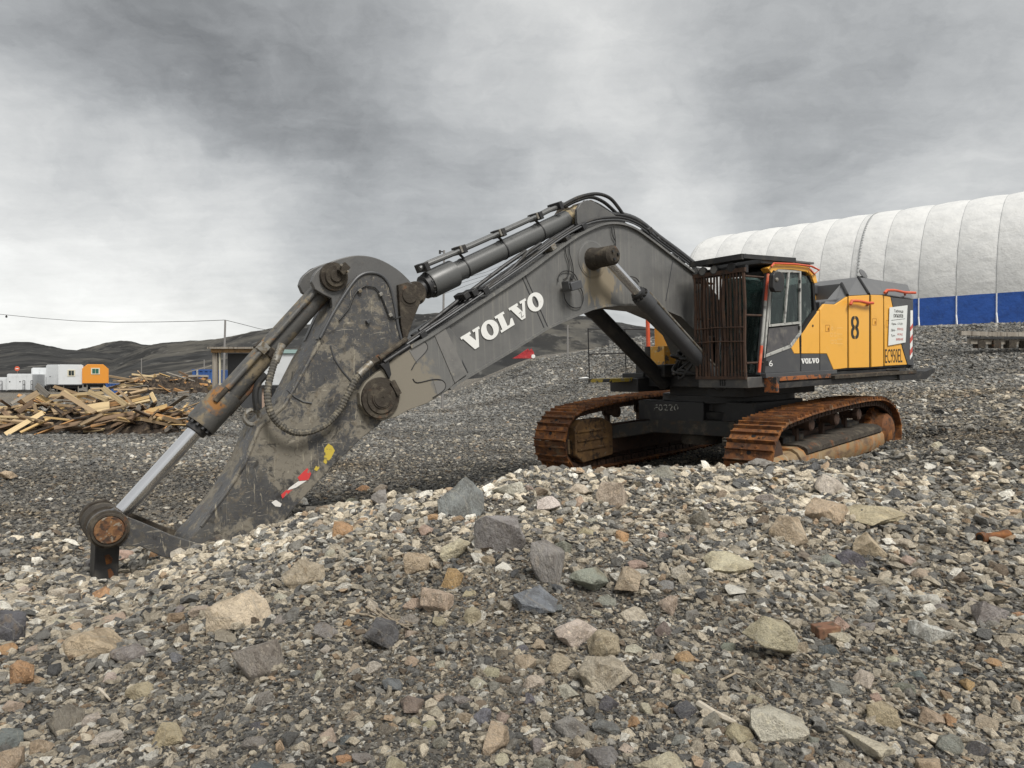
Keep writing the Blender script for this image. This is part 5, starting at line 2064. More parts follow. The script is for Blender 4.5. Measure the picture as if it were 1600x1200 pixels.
# ---- carriage (turned ten degrees against the upper structure)
MC = MHi @ MT
mb = MB()
mb.lathe((0, 0, 1.05), (0, 0, 2), [(0, 1.25), (.14, 1.28), (.16, 1.15), (.30, 1.15), (.32, 1.32), (.46, 1.32)], 48)
mb.build('slewing_ring', M_black, exc, M=MC)
mb = MB()
mb.bounds((-1.5, -1.05, .74), (1.35, 1.05, 1.04))
for sx in (-1, 1):
    for sy in (-1, 1):
        x0, x1 = sx * .55, sx * 1.25
        mb.loft([Vector((x0, sy * .9, .74)), Vector((x1, sy * .9, .74)), Vector((x1, sy * .9, 1.0)), Vector((x0, sy * .9, 1.0))],
                [Vector((sx * 1.0, sy * 2.0, .55)), Vector((sx * 1.9, sy * 2.0, .55)), Vector((sx * 1.9, sy * 2.0, .85)), Vector((sx * 1.0, sy * 2.0, .85))])
cf = mb.build('centre_frame', mat('muddy_black', (.030, .029, .027), .7, layers=[dict(c=(.12, .10, .075), scale=3, lo=.50, hi=.66, rough=.95), dict(c=(.06, .04, .025), scale=7, lo=.5, hi=.7)], bump=.004), exc, .02, M=MC)
mb = MB()
mb.lathe((.9, -.1, .55), (.9, -.1, 2), [(0, .40), (.45, .38), (.5, .3)], 24)
mb.build('swivel_guard', M_mudrust, exc, M=MC)
mb = MB()
mb.bounds((1.0, -1.30, 1.0), (1.352, .2, 1.40))
mb.build('front_plate', M_black, cf, .02)
# number stencilled on the front of the frame
cF = 1.36


def onF(px, py, F, Mi):
    o = Mi @ CAM
    d = Mi.to_3x3() @ pix_dir(px, py)
    return o + d * ((F - o.x) / d.x)


q0, q1, q2 = onF(1022, 641.5, cF, MTi), onF(1060, 641.5, cF, MTi), onF(1022, 632, cF, MTi)
side_text('F0220', q0, q1 - q0, mat('worn_white_number', (.42, .41, .37), .8, layers=[dict(c=(.04, .04, .04), scale=17, lo=.47, hi=.56)]), cf, 0, hgt_pts=q2 - q0)

M_rustbox = mat('brown_rusty_box', (.15, .085, .038), .8, layers=[dict(c=(.23, .13, .05), scale=4, lo=.45, hi=.62, detail=9), dict(c=(.05, .032, .02), scale=6, lo=.50, hi=.62), dict(c=(.20, .16, .11), scale=9, lo=.6, hi=.7)], bump=.005)
# track loop (outer side), x forward z up, sprocket at the back
loop_pts = [(2.95, .02), (3.22, .22), (3.34, .50), (3.30, .78), (3.12, 1.02), (2.80, 1.18), (2.30, 1.24), (1.6, 1.29), (.8, 1.32), (0, 1.34), (-.8, 1.35), (-1.5, 1.34), (-2.1, 1.30), (-2.6, 1.18), (-2.98, .98),
            (-3.20, .70), (-3.20, .42), (-3.0, .16), (-2.6, .0), (-1.5, -.03), (0, -.03), (1.5, -.03), (2.5, -.02)]


def smooth_loop(pts, n=900):
    P = [Vector((p[0], p[1])) for p in pts]
    m = len(P)
    out = []
    for i in range(m):
        p0, p1, p2, p3 = P[i - 1], P[i], P[(i + 1) % m], P[(i + 2) % m]
        for k in range(40):
            t = k / 40
            out.append(.5 * ((2 * p1) + (-p0 + p2) * t + (2 * p0 - 5 * p1 + 4 * p2 - p3) * t * t + (-p0 + 3 * p1 - 3 * p2 + p3) * t ** 3))
    return out


LP = smooth_loop(loop_pts)
seg = [(LP[(i + 1) % len(LP)] - LP[i]).length for i in range(len(LP))]
TOT = sum(seg)
NSH = 47
PITCHS = TOT / NSH
SW = .80
# shoe: plate, two tall ribs, a step, four bolts, a central mud hole
mb = MB()
pw = PITCHS * .96
mb.prism([(-pw / 2, -.030), (pw / 2, -.030), (pw / 2, -.004), (-pw / 2, -.004)], -SW / 2, SW / 2)
for x, h_ in ((-pw / 2 + .020, .052), (pw * .16, .044)):
    mb.prism([(x - .016, -.006), (x + .018, -.006), (x + .009, h_), (x - .009, h_)], -SW / 2 + .004, SW / 2 - .004)
for sx in (-.03, .10):
    for sy in (-.11, .11):
        mb.lathe((sx, sy, -.006), (sx, sy, 1), [(0, .021), (.014, .019), (.017, .010)], 8)
shoe_me = mb.mesh('track_shoe', M_rust)
mb = MB()
for sy in (-.25, .25):
    mb.bounds((-.13, sy - .028, -.145), (.13, sy + .028, -.032))
mb.cyl((0, -.29, -.09), (0, .29, -.09), .034, n=8)
link_me = mb.mesh('track_chain_link', M_rustdark)
hole_mb = MB()
hole_mb.lathe((0, 0, -.0042), (0, 0, 1), [(0, .038), (.002, .038)], 14)
hole_me = hole_mb.mesh('mud_hole', M_gap)

for s, dz in ((1, 0.0), (-1, .08)):
    yc = s * (2.45 - SW / 2)
    tr = MB()
    tr.prism([(-2.4, .12), (2.3, .12), (2.3, .20), (-2.4, .20)], yc - .2, yc + .2)
    track = tr.build('track', M_rustdark, exc, M=MC @ Matrix.Translation((0, 0, dz)))
    acc, idx, want = 0.0, 0, 0.0
    for k in range(NSH):
        while acc + seg[idx] < want:
            acc += seg[idx]
            idx += 1
        f = (want - acc) / seg[idx]
        a, b = LP[idx], LP[(idx + 1) % len(LP)]
        p = a.lerp(b, f)
        tg = (LP[(idx + 8) % len(LP)] - LP[idx - 8]).normalized()
        want += PITCHS
        nrm = Vector((tg.y, -tg.x))
        if nrm.dot(p - Vector((0, .62))) < 0:
            nrm = -nrm
        Mx = Matrix(((tg.x, 0, nrm.x, p.x), (0, 1, 0, yc), (tg.y, 0, nrm.y, p.y), (0, 0, 0, 1)))
        sh = bpy.data.objects.new('track_shoe', shoe_me)
        COL.objects.link(sh)
        sh.parent = track
        jit = Matrix.Rotation(rng.uniform(-.012, .012), 4, 'Y')
        sh.matrix_local = Mx @ jit
        ch = bpy.data.objects.new('chain_link', link_me)
        COL.objects.link(ch)
        ch.parent = track
        ch.matrix_local = Mx
        if p.x > 2.4:
            ho = bpy.data.objects.new('mud_hole', hole_me)
            COL.objects.link(ho)
            ho.parent = track
            ho.matrix_local = Mx
    MF = MC @ Matrix.Translation((0, 0, dz))
    # idler, sprocket, rollers
    mb = MB()
    mb.lathe((2.78, yc - .20, .58), (2.78, yc + 1, .58), [(0, .30), (.05, .40), (.10, .42), (.105, .37), (.295, .37), (.30, .42), (.35, .40), (.40, .30)], 36)
    mb.build('idler_wheel', M_rustdark, exc, M=MF)
    mb = MB()
    mb.lathe((-2.66, yc - .30, .62), (-2.66, yc + 1, .62), [(0, .22), (.08, .30), (.20, .34), (.24, .44), (.36, .44), (.40, .36), (.56, .34), (.62, .28), (.66, .2)], 36)
    for k in range(20):
        an = 2 * PI * k / 20
        mb.box((-2.66 + .46 * math.cos(an), yc, .62 + .46 * math.sin(an)), (.08, .10, .07), Matrix.Rotation(-an, 3, 'Y'))
    mb.build('sprocket', M_rust, exc, M=MF)
    for x in (1.35, .15, -1.05):
        mb = MB()
        mb.lathe((x, yc - .14, 1.06), (x, yc + 1, 1.06), [(0, .08), (.02, .115), (.08, .115), (.085, .085), (.26, .085), (.265, .12), (.36, .12), (.38, .09)], 20)
        mb.bounds((x - .05, yc - .10, .6), (x + .05, yc - .02, 1.0))
        mb.build('carrier_roller', M_rustdark, exc, M=MF)
    for k in range(8):
        x = 2.0 - k * .56
        mb = MB()
        mb.lathe((x, yc - .22, .20), (x, yc + 1, .20), [(0, .10), (.06, .14), (.12, .14), (.125, .11), (.32, .11), (.325, .14), (.38, .14), (.44, .10)], 16)
        mb.build('track_roller', M_rustdark, exc, M=MF)
    # frame: rounded guard beam with stepped idler end
    sec = [(-.27, .26), (-.27, .64), (-.20, .72), (.20, .72), (.30, .66), (.36, .56), (.37, .40), (.33, .30), (.26, .26)]
    sec = [(q[0] * s, q[1]) for q in sec]
    mb = MB()
    mb.loft([Vector((2.15, yc + q[0], q[1])) for q in sec], [Vector((-2.15, yc + q[0], q[1])) for q in sec])
    mb.build('track_frame', M_frame, exc, .01, M=MF)
    mb = MB()
    mb.loft([Vector((3.02, yc + q[0] * .80, .36 + (q[1] - .3) * .72)) for q in sec], [Vector((2.16, yc + q[0] * .92, .32 + (q[1] - .3) * .85)) for q in sec])
    mb.build('idler_guard', M_frame, exc, .012, M=MF)
    yi = yc - s * .37
    mb = MB()
    mb.prism([(1.75, .20), (2.75, .14), (2.98, .30), (2.98, .86), (2.80, 1.0), (2.10, 1.0), (1.75, .86)], yi, yi + s * .20)
    ib = mb.build('idler_housing', M_rustbox, exc, .02, M=MF)
    for z in (.40, .58, .76):
        mb = MB()
        mb.bounds((2.0, yi - s * .03, z), (2.94, yi + s * .01, z + .035))
        mb.build('guard_rib', M_rustbox, ib)
    mb = MB()
    mb.prism([(-2.3, .22), (1.75, .22), (1.75, .84), (-2.3, .84)], yi + s * .03, yi + s * .16)
    mb.build('inner_side_plate', M_rustdark, exc, .01, M=MF)
    mb = MB()
    mb.loft([Vector((1.9, yc + q[0] * 1.0, .45 + q[1] * .42)) for q in sec], [Vector((-2.0, yc + q[0] * .98, .47 + q[1] * .45)) for q in sec])
    mb.build('dirt_on_frame', M_mudrust, exc, M=MF)

# ------------------------------------------------------------------ air tent on the slope
M_tentw = mat('white_tent_fabric', (.67, .67, .655), .62, layers=[
    dict(c=(.56, .565, .56), scale=.8, lo=.4, hi=.7, a=.7), dict(c=(.50, .50, .49), scale=.5, lo=.55, hi=.75, stretch=(1, 1, 3), a=.5)], bump=.10, bump_scale=1.1)
M_tentb = mat('blue_tent_fabric', (.020, .095, .40), .5, layers=[dict(c=(.014, .065, .28), scale=1.2, lo=.45, hi=.7), dict(c=(.04, .12, .38), scale=2.4, lo=.55, hi=.75, stretch=(1, 1, .5))], bump=.06, bump_scale=1.6)
M_seam = mat('tent_seam', (.40, .41, .41), .7)
M_seamw = mat('white_strap', (.74, .75, .76), .6)
TV = Vector((-.734, .679, 0))                      # long axis, going away to the left
TN = Vector((-.679, -.734, 0))                     # towards the camera side
T0 = at(1557, 500, 61.5)
T0.z = 7.25
tent = empty('hangar_tent', loc=(T0.x, T0.y, T0.z))
tag(tent, 'long white air supported hangar tent with blue base band standing on the slope', 'tent')
BAY = 3.0
HT = 12.1
WB = 10.0


def tent_prof(u, bulge, sc=1.0):
    """u 0..1 from the near foot to the ridge -> outward offset towards camera, height"""
    hb = 2.05
    if u < .12:
        z = u / .12 * hb
        o = 0.0
    else:
        t = (u - .12) / .88
        an = t * PI / 2
        z = hb + (HT - hb) * math.sin(an) ** .92
        o = -WB * (1 - math.cos(an) ** .78)
    b = bulge * math.sin(min(u, 1) * PI * .55 + .25)
    return (o + b * .8 * (1 - u * .8)), z * sc + b * .55 * u, z


def tent_pt(s, u, bulge, sc=1.0):
    o, z, _ = tent_prof(u, bulge, sc)
    p = TV * s + TN * (o)
    return Vector((p.x, p.y, z if u > 0 else -.6))


s_list = []
s = -5 * BAY
while s < 10.4 * BAY:
    s_list.append(s)
    s += BAY
s_end = s_list[-1]
NU, NS = 44, 9
for k in range(len(s_list) - 1):
    mbw, mbb = MB(), MB()
    sa, sb = s_list[k], s_list[k + 1]
    for (mb_, us) in ((mbb, np.linspace(0, .12, 8)), (mbw, np.linspace(.12, 1, NU))):
        base = len(mb_.v)
        for i in range(NS + 1):
            f = i / NS
            bl_ = .20 * math.sin(f * PI) ** .8
            for u in us:
                wr = .05 * math.sin(u * 55 + k * 2.1 + 6 * f + 2 * math.sin(f * 5 + 1.7 * k)) * math.sin(f * 9 + k * 1.3) * (1 if u < .5 else .5)
                sagg = .05 * math.sin((u * 7.0) * 2 * PI) * (.4 + f * (1 - f) * 2)
                mb_.v.append(tuple(tent_pt(sa + (sb - sa) * f, u, bl_ + wr + sagg * .6)))
        nu = len(us)
        for i in range(NS):
            for j in range(nu - 1):
                a = base + i * nu + j
                mb_.f.append((a, a + nu, a + nu + 1, a + 1))
    if True:
        # far slope of the roof
        base = len(mbw.v)
        for i in range(NS + 1):
            f = i / NS
            bl_ = .20 * math.sin(f * PI) ** .8
            for j in range(9):
                u = 1 - j / 8
                o, z, _ = tent_prof(u, bl_)
                o = -2 * WB - o + bl_
                p = TV * (sa + (sb - sa) * f) + TN * o
                mbw.v.append((p.x, p.y, z))
        for i in range(NS):
            for j in range(8):
                a = base + i * 9 + j
                mbw.f.append((a, a + 9, a + 10, a + 1))
    mbw.build('roof_panel', M_tentw, tent)
    mbb.build('base_panel', M_tentb, tent)
for k, s in enumerate(s_list):
    mb = MB()
    mb.tube([tent_pt(s, u, .0) + TN * .02 for u in np.linspace(.12, 1, 30)], .024, 5)
    mb.build('seam', M_seam, tent)
    mb = MB()
    mb.tube([tent_pt(s, u, .0) + TN * .03 for u in np.linspace(0, .12, 4)] + [], .055, 5)
    mb.tube([tent_pt(s, .02, 0) + TN * .03, tent_pt(s - .12, 0, 0) + TN * .25], .07, 5)
    mb.build('strap', M_seamw, tent)
# laced joint beside one seam
mb = MB()
q = s_list[0] + BAY * 8.78
for u in np.linspace(.13, .97, 42):
    mb.box(tent_pt(q, u, .12) + TN * .06, (.16, .16, .07))
mb.tube([tent_pt(q, u, .12) + TN * .04 for u in np.linspace(.12, 1, 30)], .05, 5)
mb.build('laced_joint', M_seam, tent)
# rounded end
mb = MB()
NA, NB = 12, 26
for i in range(NA + 1):
    a = i / NA * PI / 2
    for j in range(NB + 1):
        u = j / NB
        o, z, zz = tent_prof(u, 0)
        ridge = -WB
        oo = ridge + (o - ridge) * math.cos(a)
        so = s_end + 2.8 * math.sin(a) * ((o - ridge) / WB) ** .8
        p = TV * so + TN * oo
        mb.v.append((p.x, p.y, z))
for i in range(NA):
    for j in range(NB):
        a = i * (NB + 1) + j
        mb.f.append((a, a + NB + 1, a + NB + 2, a + 1))
mb.build('end_panel', M_tentw, tent)

# ------------------------------------------------------------------ trailers
M_twhite = mat('white_trailer_paint', (.62, .64, .65), .5, layers=[dict(c=(.48, .49, .49), scale=1.3, lo=.5, hi=.75, a=.6), dict(c=(.35, .30, .24), scale=5, lo=.66, hi=.75, a=.5)])
M_torange = mat('orange_trailer_paint', (.68, .27, .03), .5, layers=[dict(c=(.6, .3, .08), scale=1.3, lo=.5, hi=.8, a=.5)])
M_blue = mat('blue_container_paint', (.03, .09, .28), .55, layers=[dict(c=(.05, .12, .3), scale=1.2, lo=.5, hi=.7)])
M_wglass = mat('window_glass', (.02, .03, .03), .12)
M_gglass = mat('green_curtain_glass', (.03, .12, .09), .2)
M_trim = mat('cream_trim', (.62, .58, .45), .6)
M_tyre = mat('tyre', (.02, .02, .02), .9)


def trailer(px0, px1, ptop, pbot, D, m, label, depth=7.0, yaw=-12, wheels=True, window=None, chamfer=.35, door=None, steps=False, group=None):
    a, b = at(px0, pbot, D), at(px1, pbot, D)
    ex = Vector((math.cos(math.radians(-yaw)), math.sin(math.radians(-yaw))))
    t1 = (px1 - CX) / FPX
    w = (t1 * a.y - a.x) / (ex.x - t1 * ex.y)
    h = at(px0, ptop, D).z - a.z
    gz = hgt((a.x + b.x) / 2, D)
    R = Matrix.Rotation(math.radians(-yaw), 4, 'Z')
    o = empty('trailer', loc=(a.x, a.y, gz))
    o.rotation_euler = (0, 0, math.radians(yaw) * -1)
    tag(o, label, 'trailer', group)
    z0 = a.z - gz
    mb = MB()
    c = chamfer
    mb.prism([(0, z0), (w, z0), (w, z0 + h - c), (w - c, z0 + h), (c, z0 + h), (0, z0 + h - c)], 0, depth)
    body = mb.build('body', m, o, .03)
    mb = MB()
    mb.bounds((.0, -.03, z0 - .12), (w, .05, z0 + .02))
    mb.build('skirt', M_black, o)
    mb = MB()
    for x in (.0, w):
        mb.bounds((x - .05, -.03, z0), (x + .05, .04, z0 + h - c))
    mb.build('corner_trim', m, body)
    if window:
        u, v, ww, wh, mg = window
        fr = MB()
        fr.bounds((w * u - ww / 2 - .12, -.05, z0 + h * v - wh / 2 - .12), (w * u + ww / 2 + .12, .01, z0 + h * v + wh / 2 + .12))
        f_ = fr.build('window_frame', M_trim, body)
        g_ = MB()
        for s_ in (0, 1):
            g_.bounds((w * u - ww / 2 + s_ * ww / 2 + .02, -.07, z0 + h * v - wh / 2), (w * u - ww / 2 + (s_ + 1) * ww / 2 - .02, -.052, z0 + h * v + wh / 2))
        g_.build('pane', mg, f_)
    if door:
        for u in door:
            mb = MB()
            mb.bounds((w * u - .42, -.045, z0 + .05), (w * u + .42, -.01, z0 + h - c - .15))
            d_ = mb.build('door', m, body)
            mb = MB()
            mb.bounds((w * u - .36, -.07, z0 + 1.0), (w * u - .22, -.046, z0 + 1.12))
            mb.build('handle', M_black, d_)
    if wheels:
        for x in (w * .25, w * .75):
            for y in (1.2, 2.4):
                mb = MB()
                mb.lathe((x - .15, y, .48), (x + 1, y, .48), [(0, .3), (.02, .47), (.28, .47), (.3, .3)], 16)
                mb.build('wheel', M_tyre, o)
        for x in (.5, w - .5):
            mb = MB()
            mb.bounds((x - .06, .1, 0), (x + .06, .22, z0))
            mb.build('leg', M_zinc, o)
        mb = MB()
        mb.bounds((.2, .5, z0 - .5), (w - .2, depth - .3, z0 - .05))
        mb.build('underframe', M_black, o)
    if steps:
        mb = MB()
        for q in (0, .85):
            for p in ((w * steps + q, -.2), (w * steps + q, -1.1)):
                mb.cyl((p[0], p[1], 0), (p[0], p[1], z0 + 1.2), .035, n=5)
            mb.cyl((w * steps + q, -.2, z0 + 1.2), (w * steps + q, -1.1, z0 + 1.2), .035, n=5)
            mb.cyl((w * steps + q, -.2, z0 + .7), (w * steps + q, -1.1, z0 + .7), .035, n=5)
        for k in range(4):
            mb.bounds((w * steps, -1.1 + k * .22, z0 * (k + 1) / 4 - .03), (w * steps + .85, -.9 + k * .22, z0 * (k + 1) / 4))
        mb.build('steps', M_black, o)
    return o


trailer(129, 169, 569, 599, 92, M_torange, 'orange rounded site trailer on wheels, right end of the trailer row', yaw=-32, window=(.50, .64, .75, .60, M_gglass), chamfer=.55)
trailer(92, 129.3, 569.5, 601, 91, M_twhite, 'large white site trailer with a small dark window beside the orange trailer', yaw=-30, window=(.52, .58, .62, .62, M_wglass), chamfer=.1, depth=8)
mb = MB()
trailer(73, 92, 569.8, 601, 93.5, M_twhite, 'white trailer seen door end on, touching the large white trailer', yaw=18, chamfer=.1, door=(.45,), depth=3)
trailer(50, 73, 574.5, 603, 97, M_twhite, 'narrow white trailer with railed steps in the middle of the row', yaw=-20, chamfer=.1, door=(.3, .75), steps=.62)
trailer(12, 50, 584, 609.5, 90, M_twhite, 'low white cabin with two doors and railed steps left of the trailers', yaw=-22, wheels=False, chamfer=.06, door=(.2, .62), steps=.72)
trailer(-14, 10, 589.5, 610, 91, M_twhite, 'low white cabin cut off by the left edge of the photo', yaw=-20, wheels=False, chamfer=.06, door=(.7,), steps=.75)
# red round sign behind
q = at(27, 576, 99)
o = empty('warning_sign', loc=(q.x, q.y, hgt(q.x, q.y)))
tag(o, 'round red sign on a thin post behind the low white cabin', 'sign')
hz = q.z - hgt(q.x, q.y)
mb = MB()
mb.lathe((0, 0, hz), (0, -1, hz), [(0, .34), (.04, .34)], 20)
mb.build('disc', M_red, o)
mb = MB()
mb.bounds((-.2, -.06, hz - .06), (.2, -.045, hz + .06))
mb.build('marking', M_white, o)
mb = MB()
mb.cyl((0, .03, 0), (0, .03, hz), .04, n=6)
mb.build('post', M_zinc, o)


def container(px0, px1, pt, pb, D, label, m=None, dep=3):
    a, b = at(px0, pb, D), at(px1, pb, D)
    h = at(px0, pt, D).z - a.z
    o = empty('container', loc=(a.x, a.y, a.z))
    tag(o, label, 'container')
    w = b.x - a.x
    mb = MB()
    mb.bounds((0, 0, -.6), (w, dep, h))
    bd = mb.build('body', m or M_blue, o, .03)
    n = max(3, int(w / .35))
    for k in range(n):
        mb = MB()
        mb.bounds((w * (k + .2) / n, -.05, .05), (w * (k + .65) / n, 0.01, h - .1))
        mb.build('corrugation', m or M_blue, bd)
    mb = MB()
    mb.bounds((0, -.06, h - .1), (w, .02, h + .02))
    mb.build('top_rail', M_blue, bd)
    return o


container(165, 192, 599.5, 609, 84, 'low blue steel tank lying right of the orange trailer')
container(300, 331, 577.5, 596, 52, 'blue container with pale panel behind the timber heap near the shed')
mb = MB()
q = at(307.5, 578, 51.9)
w = at(309, 578, 51.9)
o = empty('door_panel', loc=(q.x, q.y, q.z - .75))
tag(o, 'tall pale strip leaning on the blue container behind the timber', 'panel')
mb.bounds((0, -.08, -.3), (.12, -.02, .75))
mb.build('panel', M_seal, o)

# ------------------------------------------------------------------ shed and caravan behind the arm
M_oldwood = mat('weathered_wood', (.26, .23, .19), .85, layers=[dict(c=(.36, .33, .28), scale=3, lo=.45, hi=.65, stretch=(1, 1, .1)), dict(c=(.12, .10, .08), scale=9, lo=.5, hi=.66, stretch=(1, 1, .1))], bump=.01)
SD = 31.0
a = at(333, 604, SD)
shed = empty('timber_shed', loc=(a.x, a.y, hgt(a.x, a.y)))
tag(shed, 'open weathered timber shed with flat roof left of the bucket cylinder', 'shed')
gz = shed.location.z
pt = at(336, 551, SD).z - gz
pr = at(385, 546, SD)
wR = at(420, 546, SD).x - a.x
mb = MB()
mb.bounds((-.03, 0, -.1), (.17, .16, pt))
mb.build('post', M_oldwood, shed)
mb = MB()
mb.bounds((.24, .05, -.1), (.30, .12, pt))
mb.build('post', M_trim, shed)
mb = MB()
mb.bounds((-.15, -.25, pt + .16), (wR, 3.0, pt + .24))
mb.build('roof', M_oldwood, shed)
mb = MB()
mb.bounds((-.05, -.10, pt), (wR - .1, .1, pt + .16))
mb.build('beam', mat('fresh_cut_wood', (.36, .22, .10), .8, layers=[dict(c=(.18, .12, .07), scale=4, lo=.45, hi=.6)]), shed)
mb = MB()
mb.bounds((.32, .8, -.2), (wR, .95, pt))
mb.build('wall', M_dgrey, shed)

CD = 29.0
a, b = at(404, 603, CD), at(466, 603, CD)
h0 = at(404, 549, CD).z
car = empty('caravan', loc=(a.x, a.y, hgt(a.x, a.y)))
tag(car, 'white caravan with pale teal roof edge seen between cylinder and arm', 'caravan')
gz = car.location.z
mb = MB()
mb.bounds((0, 0, a.z - gz), (b.x - a.x + 1.5, 2.4, h0 - gz - .08))
mb.build('body', M_twhite, car, .05)
mb = MB()
mb.bounds((-.05, -.08, h0 - gz - .08), (b.x - a.x + 1.5, 2.45, h0 - gz + .07))
mb.build('roof_edge', mat('pale_teal', (.30, .42, .40), .6), car)
mb = MB()
mb.bounds((-.02, -.04, a.z - gz - .10), (b.x - a.x + 1.5, 2.4, a.z - gz + .02))
mb.build('sill', M_black, car)
mb = MB()
for x in (.1, 1.4):
    mb.bounds((x, .1, 0), (x + .3, .4, a.z - gz))
mb.build('support', mat('pinkish_block', (.36, .26, .20), .9), car)

# ------------------------------------------------------------------ poles and wires
M_pole = mat('grey_pole', (.23, .22, .21), .7)


def pole(px, pt, pb, D, r, label, lean=0, arm=False, tilt_px=0):
    a, b = at(px + tilt_px, pt, D), at(px, pb, D)
    g = hgt(b.x, b.y)
    o = empty('utility_pole', loc=(b.x, b.y, g))
    tag(o, label, 'pole')
    mb = MB()
    mb.tube([(0, 0, -.1), (a.x - b.x, 0, a.z - g)], [r, r * .75], 8)
    mb.build('shaft', M_pole, o)
    if arm:
        mb = MB()
        z = a.z - g
        for zz in (z - .08, z - 1.1):
            mb.bounds((a.x - b.x - .28, -.03, zz - .03), (a.x - b.x, .03, zz + .03))
            mb.cyl((a.x - b.x - .24, 0, zz - .12), (a.x - b.x - .24, 0, zz + .08), .06, n=8)
        mb.build('crossarm', M_black, o)
    return o, a


p1, w1 = pole(348, 500, 560, 46, .085, 'thin grey pole rising behind the timber shed and carrying the wire', tilt_px=4)
pole(691, 391, 600, 40, .07, 'slender pole with small brackets behind the arm cylinder', arm=True, tilt_px=3)
pole(887, 508, 560, 55, .075, 'short pale pole on the gravel heap under the boom')
pole(221, 560, 600, 120, .08, 'very thin distant pole right of the orange trailer')
pole(319, 562, 600, 60, .06, 'short stub pole left of the timber shed')


def wire(pts, D, label, r=.018):
    P = [at(x, y, d) for (x, y), d in zip(pts, D)]
    o = MB().tube(P, r, 5).build('overhead_wire', M_rubber)
    tag(o, label, 'wire')
    return o


wire([(-80, 484), (0, 491), (60, 497), (120, 501.5), (180, 503.5), (250, 503), (300, 502), (352, 500)], [60, 56, 54, 52, 50, 48.5, 47, 46], 'thin overhead wire sagging across the sky at the left')
wire([(352, 500), (380, 507), (405, 513.5), (440, 519)], [46, 50, 54, 60], 'thin wire running down from the grey pole behind the bucket cylinder')
for k in range(3):
    wire([(688 + k * 3, 445 + k * 7), (760, 425 + k * 5), (820, 400 + k * 5)], [40, 42, 44], ('upper', 'middle', 'lower')[k] + ' faint wire behind the arm cylinder', .010)['group'] = 'faint wires behind the arm cylinder'
mb = MB()
q = at(10, 494, 56)
mb.lathe(q - Vector((0, 0, .12)), q + Vector((0, 0, 1)), [(0, .05), (.1, .08), (.2, .03)], 8)
tag(mb.build('insulator', M_black), 'small insulator hanging on the overhead wire at the left edge', 'insulator')

# red tarpaulin
q, d = hit(812, 560)
D = 48.0
o = empty('red_tarpaulin', loc=at(822, 557, D))
tag(o, 'crumpled red tarpaulin hung over a frame on the edge of the gravel heap', 'tarpaulin')
g0 = o.location
M_tarp = mat('red_fabric', (.42, .03, .035), .6, layers=[dict(c=(.60, .20, .16), scale=3, lo=.5, hi=.7, a=.8), dict(c=(.25, .01, .02), scale=6, lo=.5, hi=.7)], bump=.05, bump_scale=3)
S_ = D / FPX
mb = MB()
pts = [(-22, 3), (-14, -1), (-4, -8), (3, -12.5), (5.5, -9), (8, -13), (12, -7), (14, 3), (4, 3), (-6, 3)]
mb.loft([Vector((x * S_, -.15 * (k % 2), -y * S_)) for k, (x, y) in enumerate(pts)], [Vector((x * S_ * .95, .9 + .3 * (k % 2), -y * S_ * .92)) for k, (x, y) in enumerate(pts)])
mb.build('cover', M_tarp, o)
mb = MB()
mb.lathe(Vector((11 * S_, -.3, -.3 * S_)), Vector((11 * S_, -1, 0)), [(0, .14), (.05, .12)], 12)
mb.build('pale_patch', M_white, o)

# white bag by the heap
q, d = hit(914, 597)
me = chipped_rock(4242, (1, .7, .7), 16, mat('white_plastic_sack', (.72, .72, .70), .6, layers=[dict(c=(.5, .48, .44), scale=4, lo=.55, hi=.7)]), .05)
o = bpy.data.objects.new('sack', me)
COL.objects.link(o)
o.location = (q.x, q.y, q.z + .12)
o.scale = [d / FPX * 24 * .72, d / FPX * 16 * .7, d / FPX * 13 * .8]
tag(o, 'crumpled white plastic sack lying left of the railing frame', 'sack')

# stack of old boards on the right slope
for k, (px0, py0, px1, py1, th, lab) in enumerate([(1500, 520.5, 1640, 523, .20, 'upper long weathered board of the stack on the right slope'), (1514, 533.5, 1640, 534, .24, 'lower long weathered beam of the stack on the right slope'),
                                                   (1512, 527.5, 1640, 528, .10, 'dark middle board of the stack on the right slope')]):
    D = 33.5 - k * .2
    a, b = at(px0, py0, D), at(px1, py1, D + .6)
    mb = MB()
    mb.tube([a, a.lerp(b, .3) + Vector((0, 0, -.02)), b], th * .7, 4)
    me_o = mb.build('board', M_oldwood if k < 2 else M_black)
    tag(me_o, lab, 'board')
for k in range(5):
    a = at(1530 + k * 24, 538, 33.4)
    mb = MB()
    mb.box(a, (.35, .4, .35))
    tag(mb.build('support_block', M_mudrust), ('leftmost', 'second from left', 'middle', 'second from right', 'rightmost')[k] + ' dark block under the board stack on the right slope', 'block', 'blocks under the board stack')

# ------------------------------------------------------------------ timber heaps


def wood_mat(name, base):
    return mat(name, base, .82, vary=.30, layers=[dict(c=tuple(x * .60 for x in base), scale=2.2, lo=.48, hi=.68, stretch=(.12, 1.5, 1.5)), dict(c=tuple(min(x * 1.35, .8) for x in base), scale=5, lo=.55, hi=.75, stretch=(.15, 2, 2)),
                                        dict(c=(.06, .045, .03), scale=14, lo=.66, hi=.72, stretch=(.3, 1, 1), a=.8)], bump=.006, bump_scale=18)


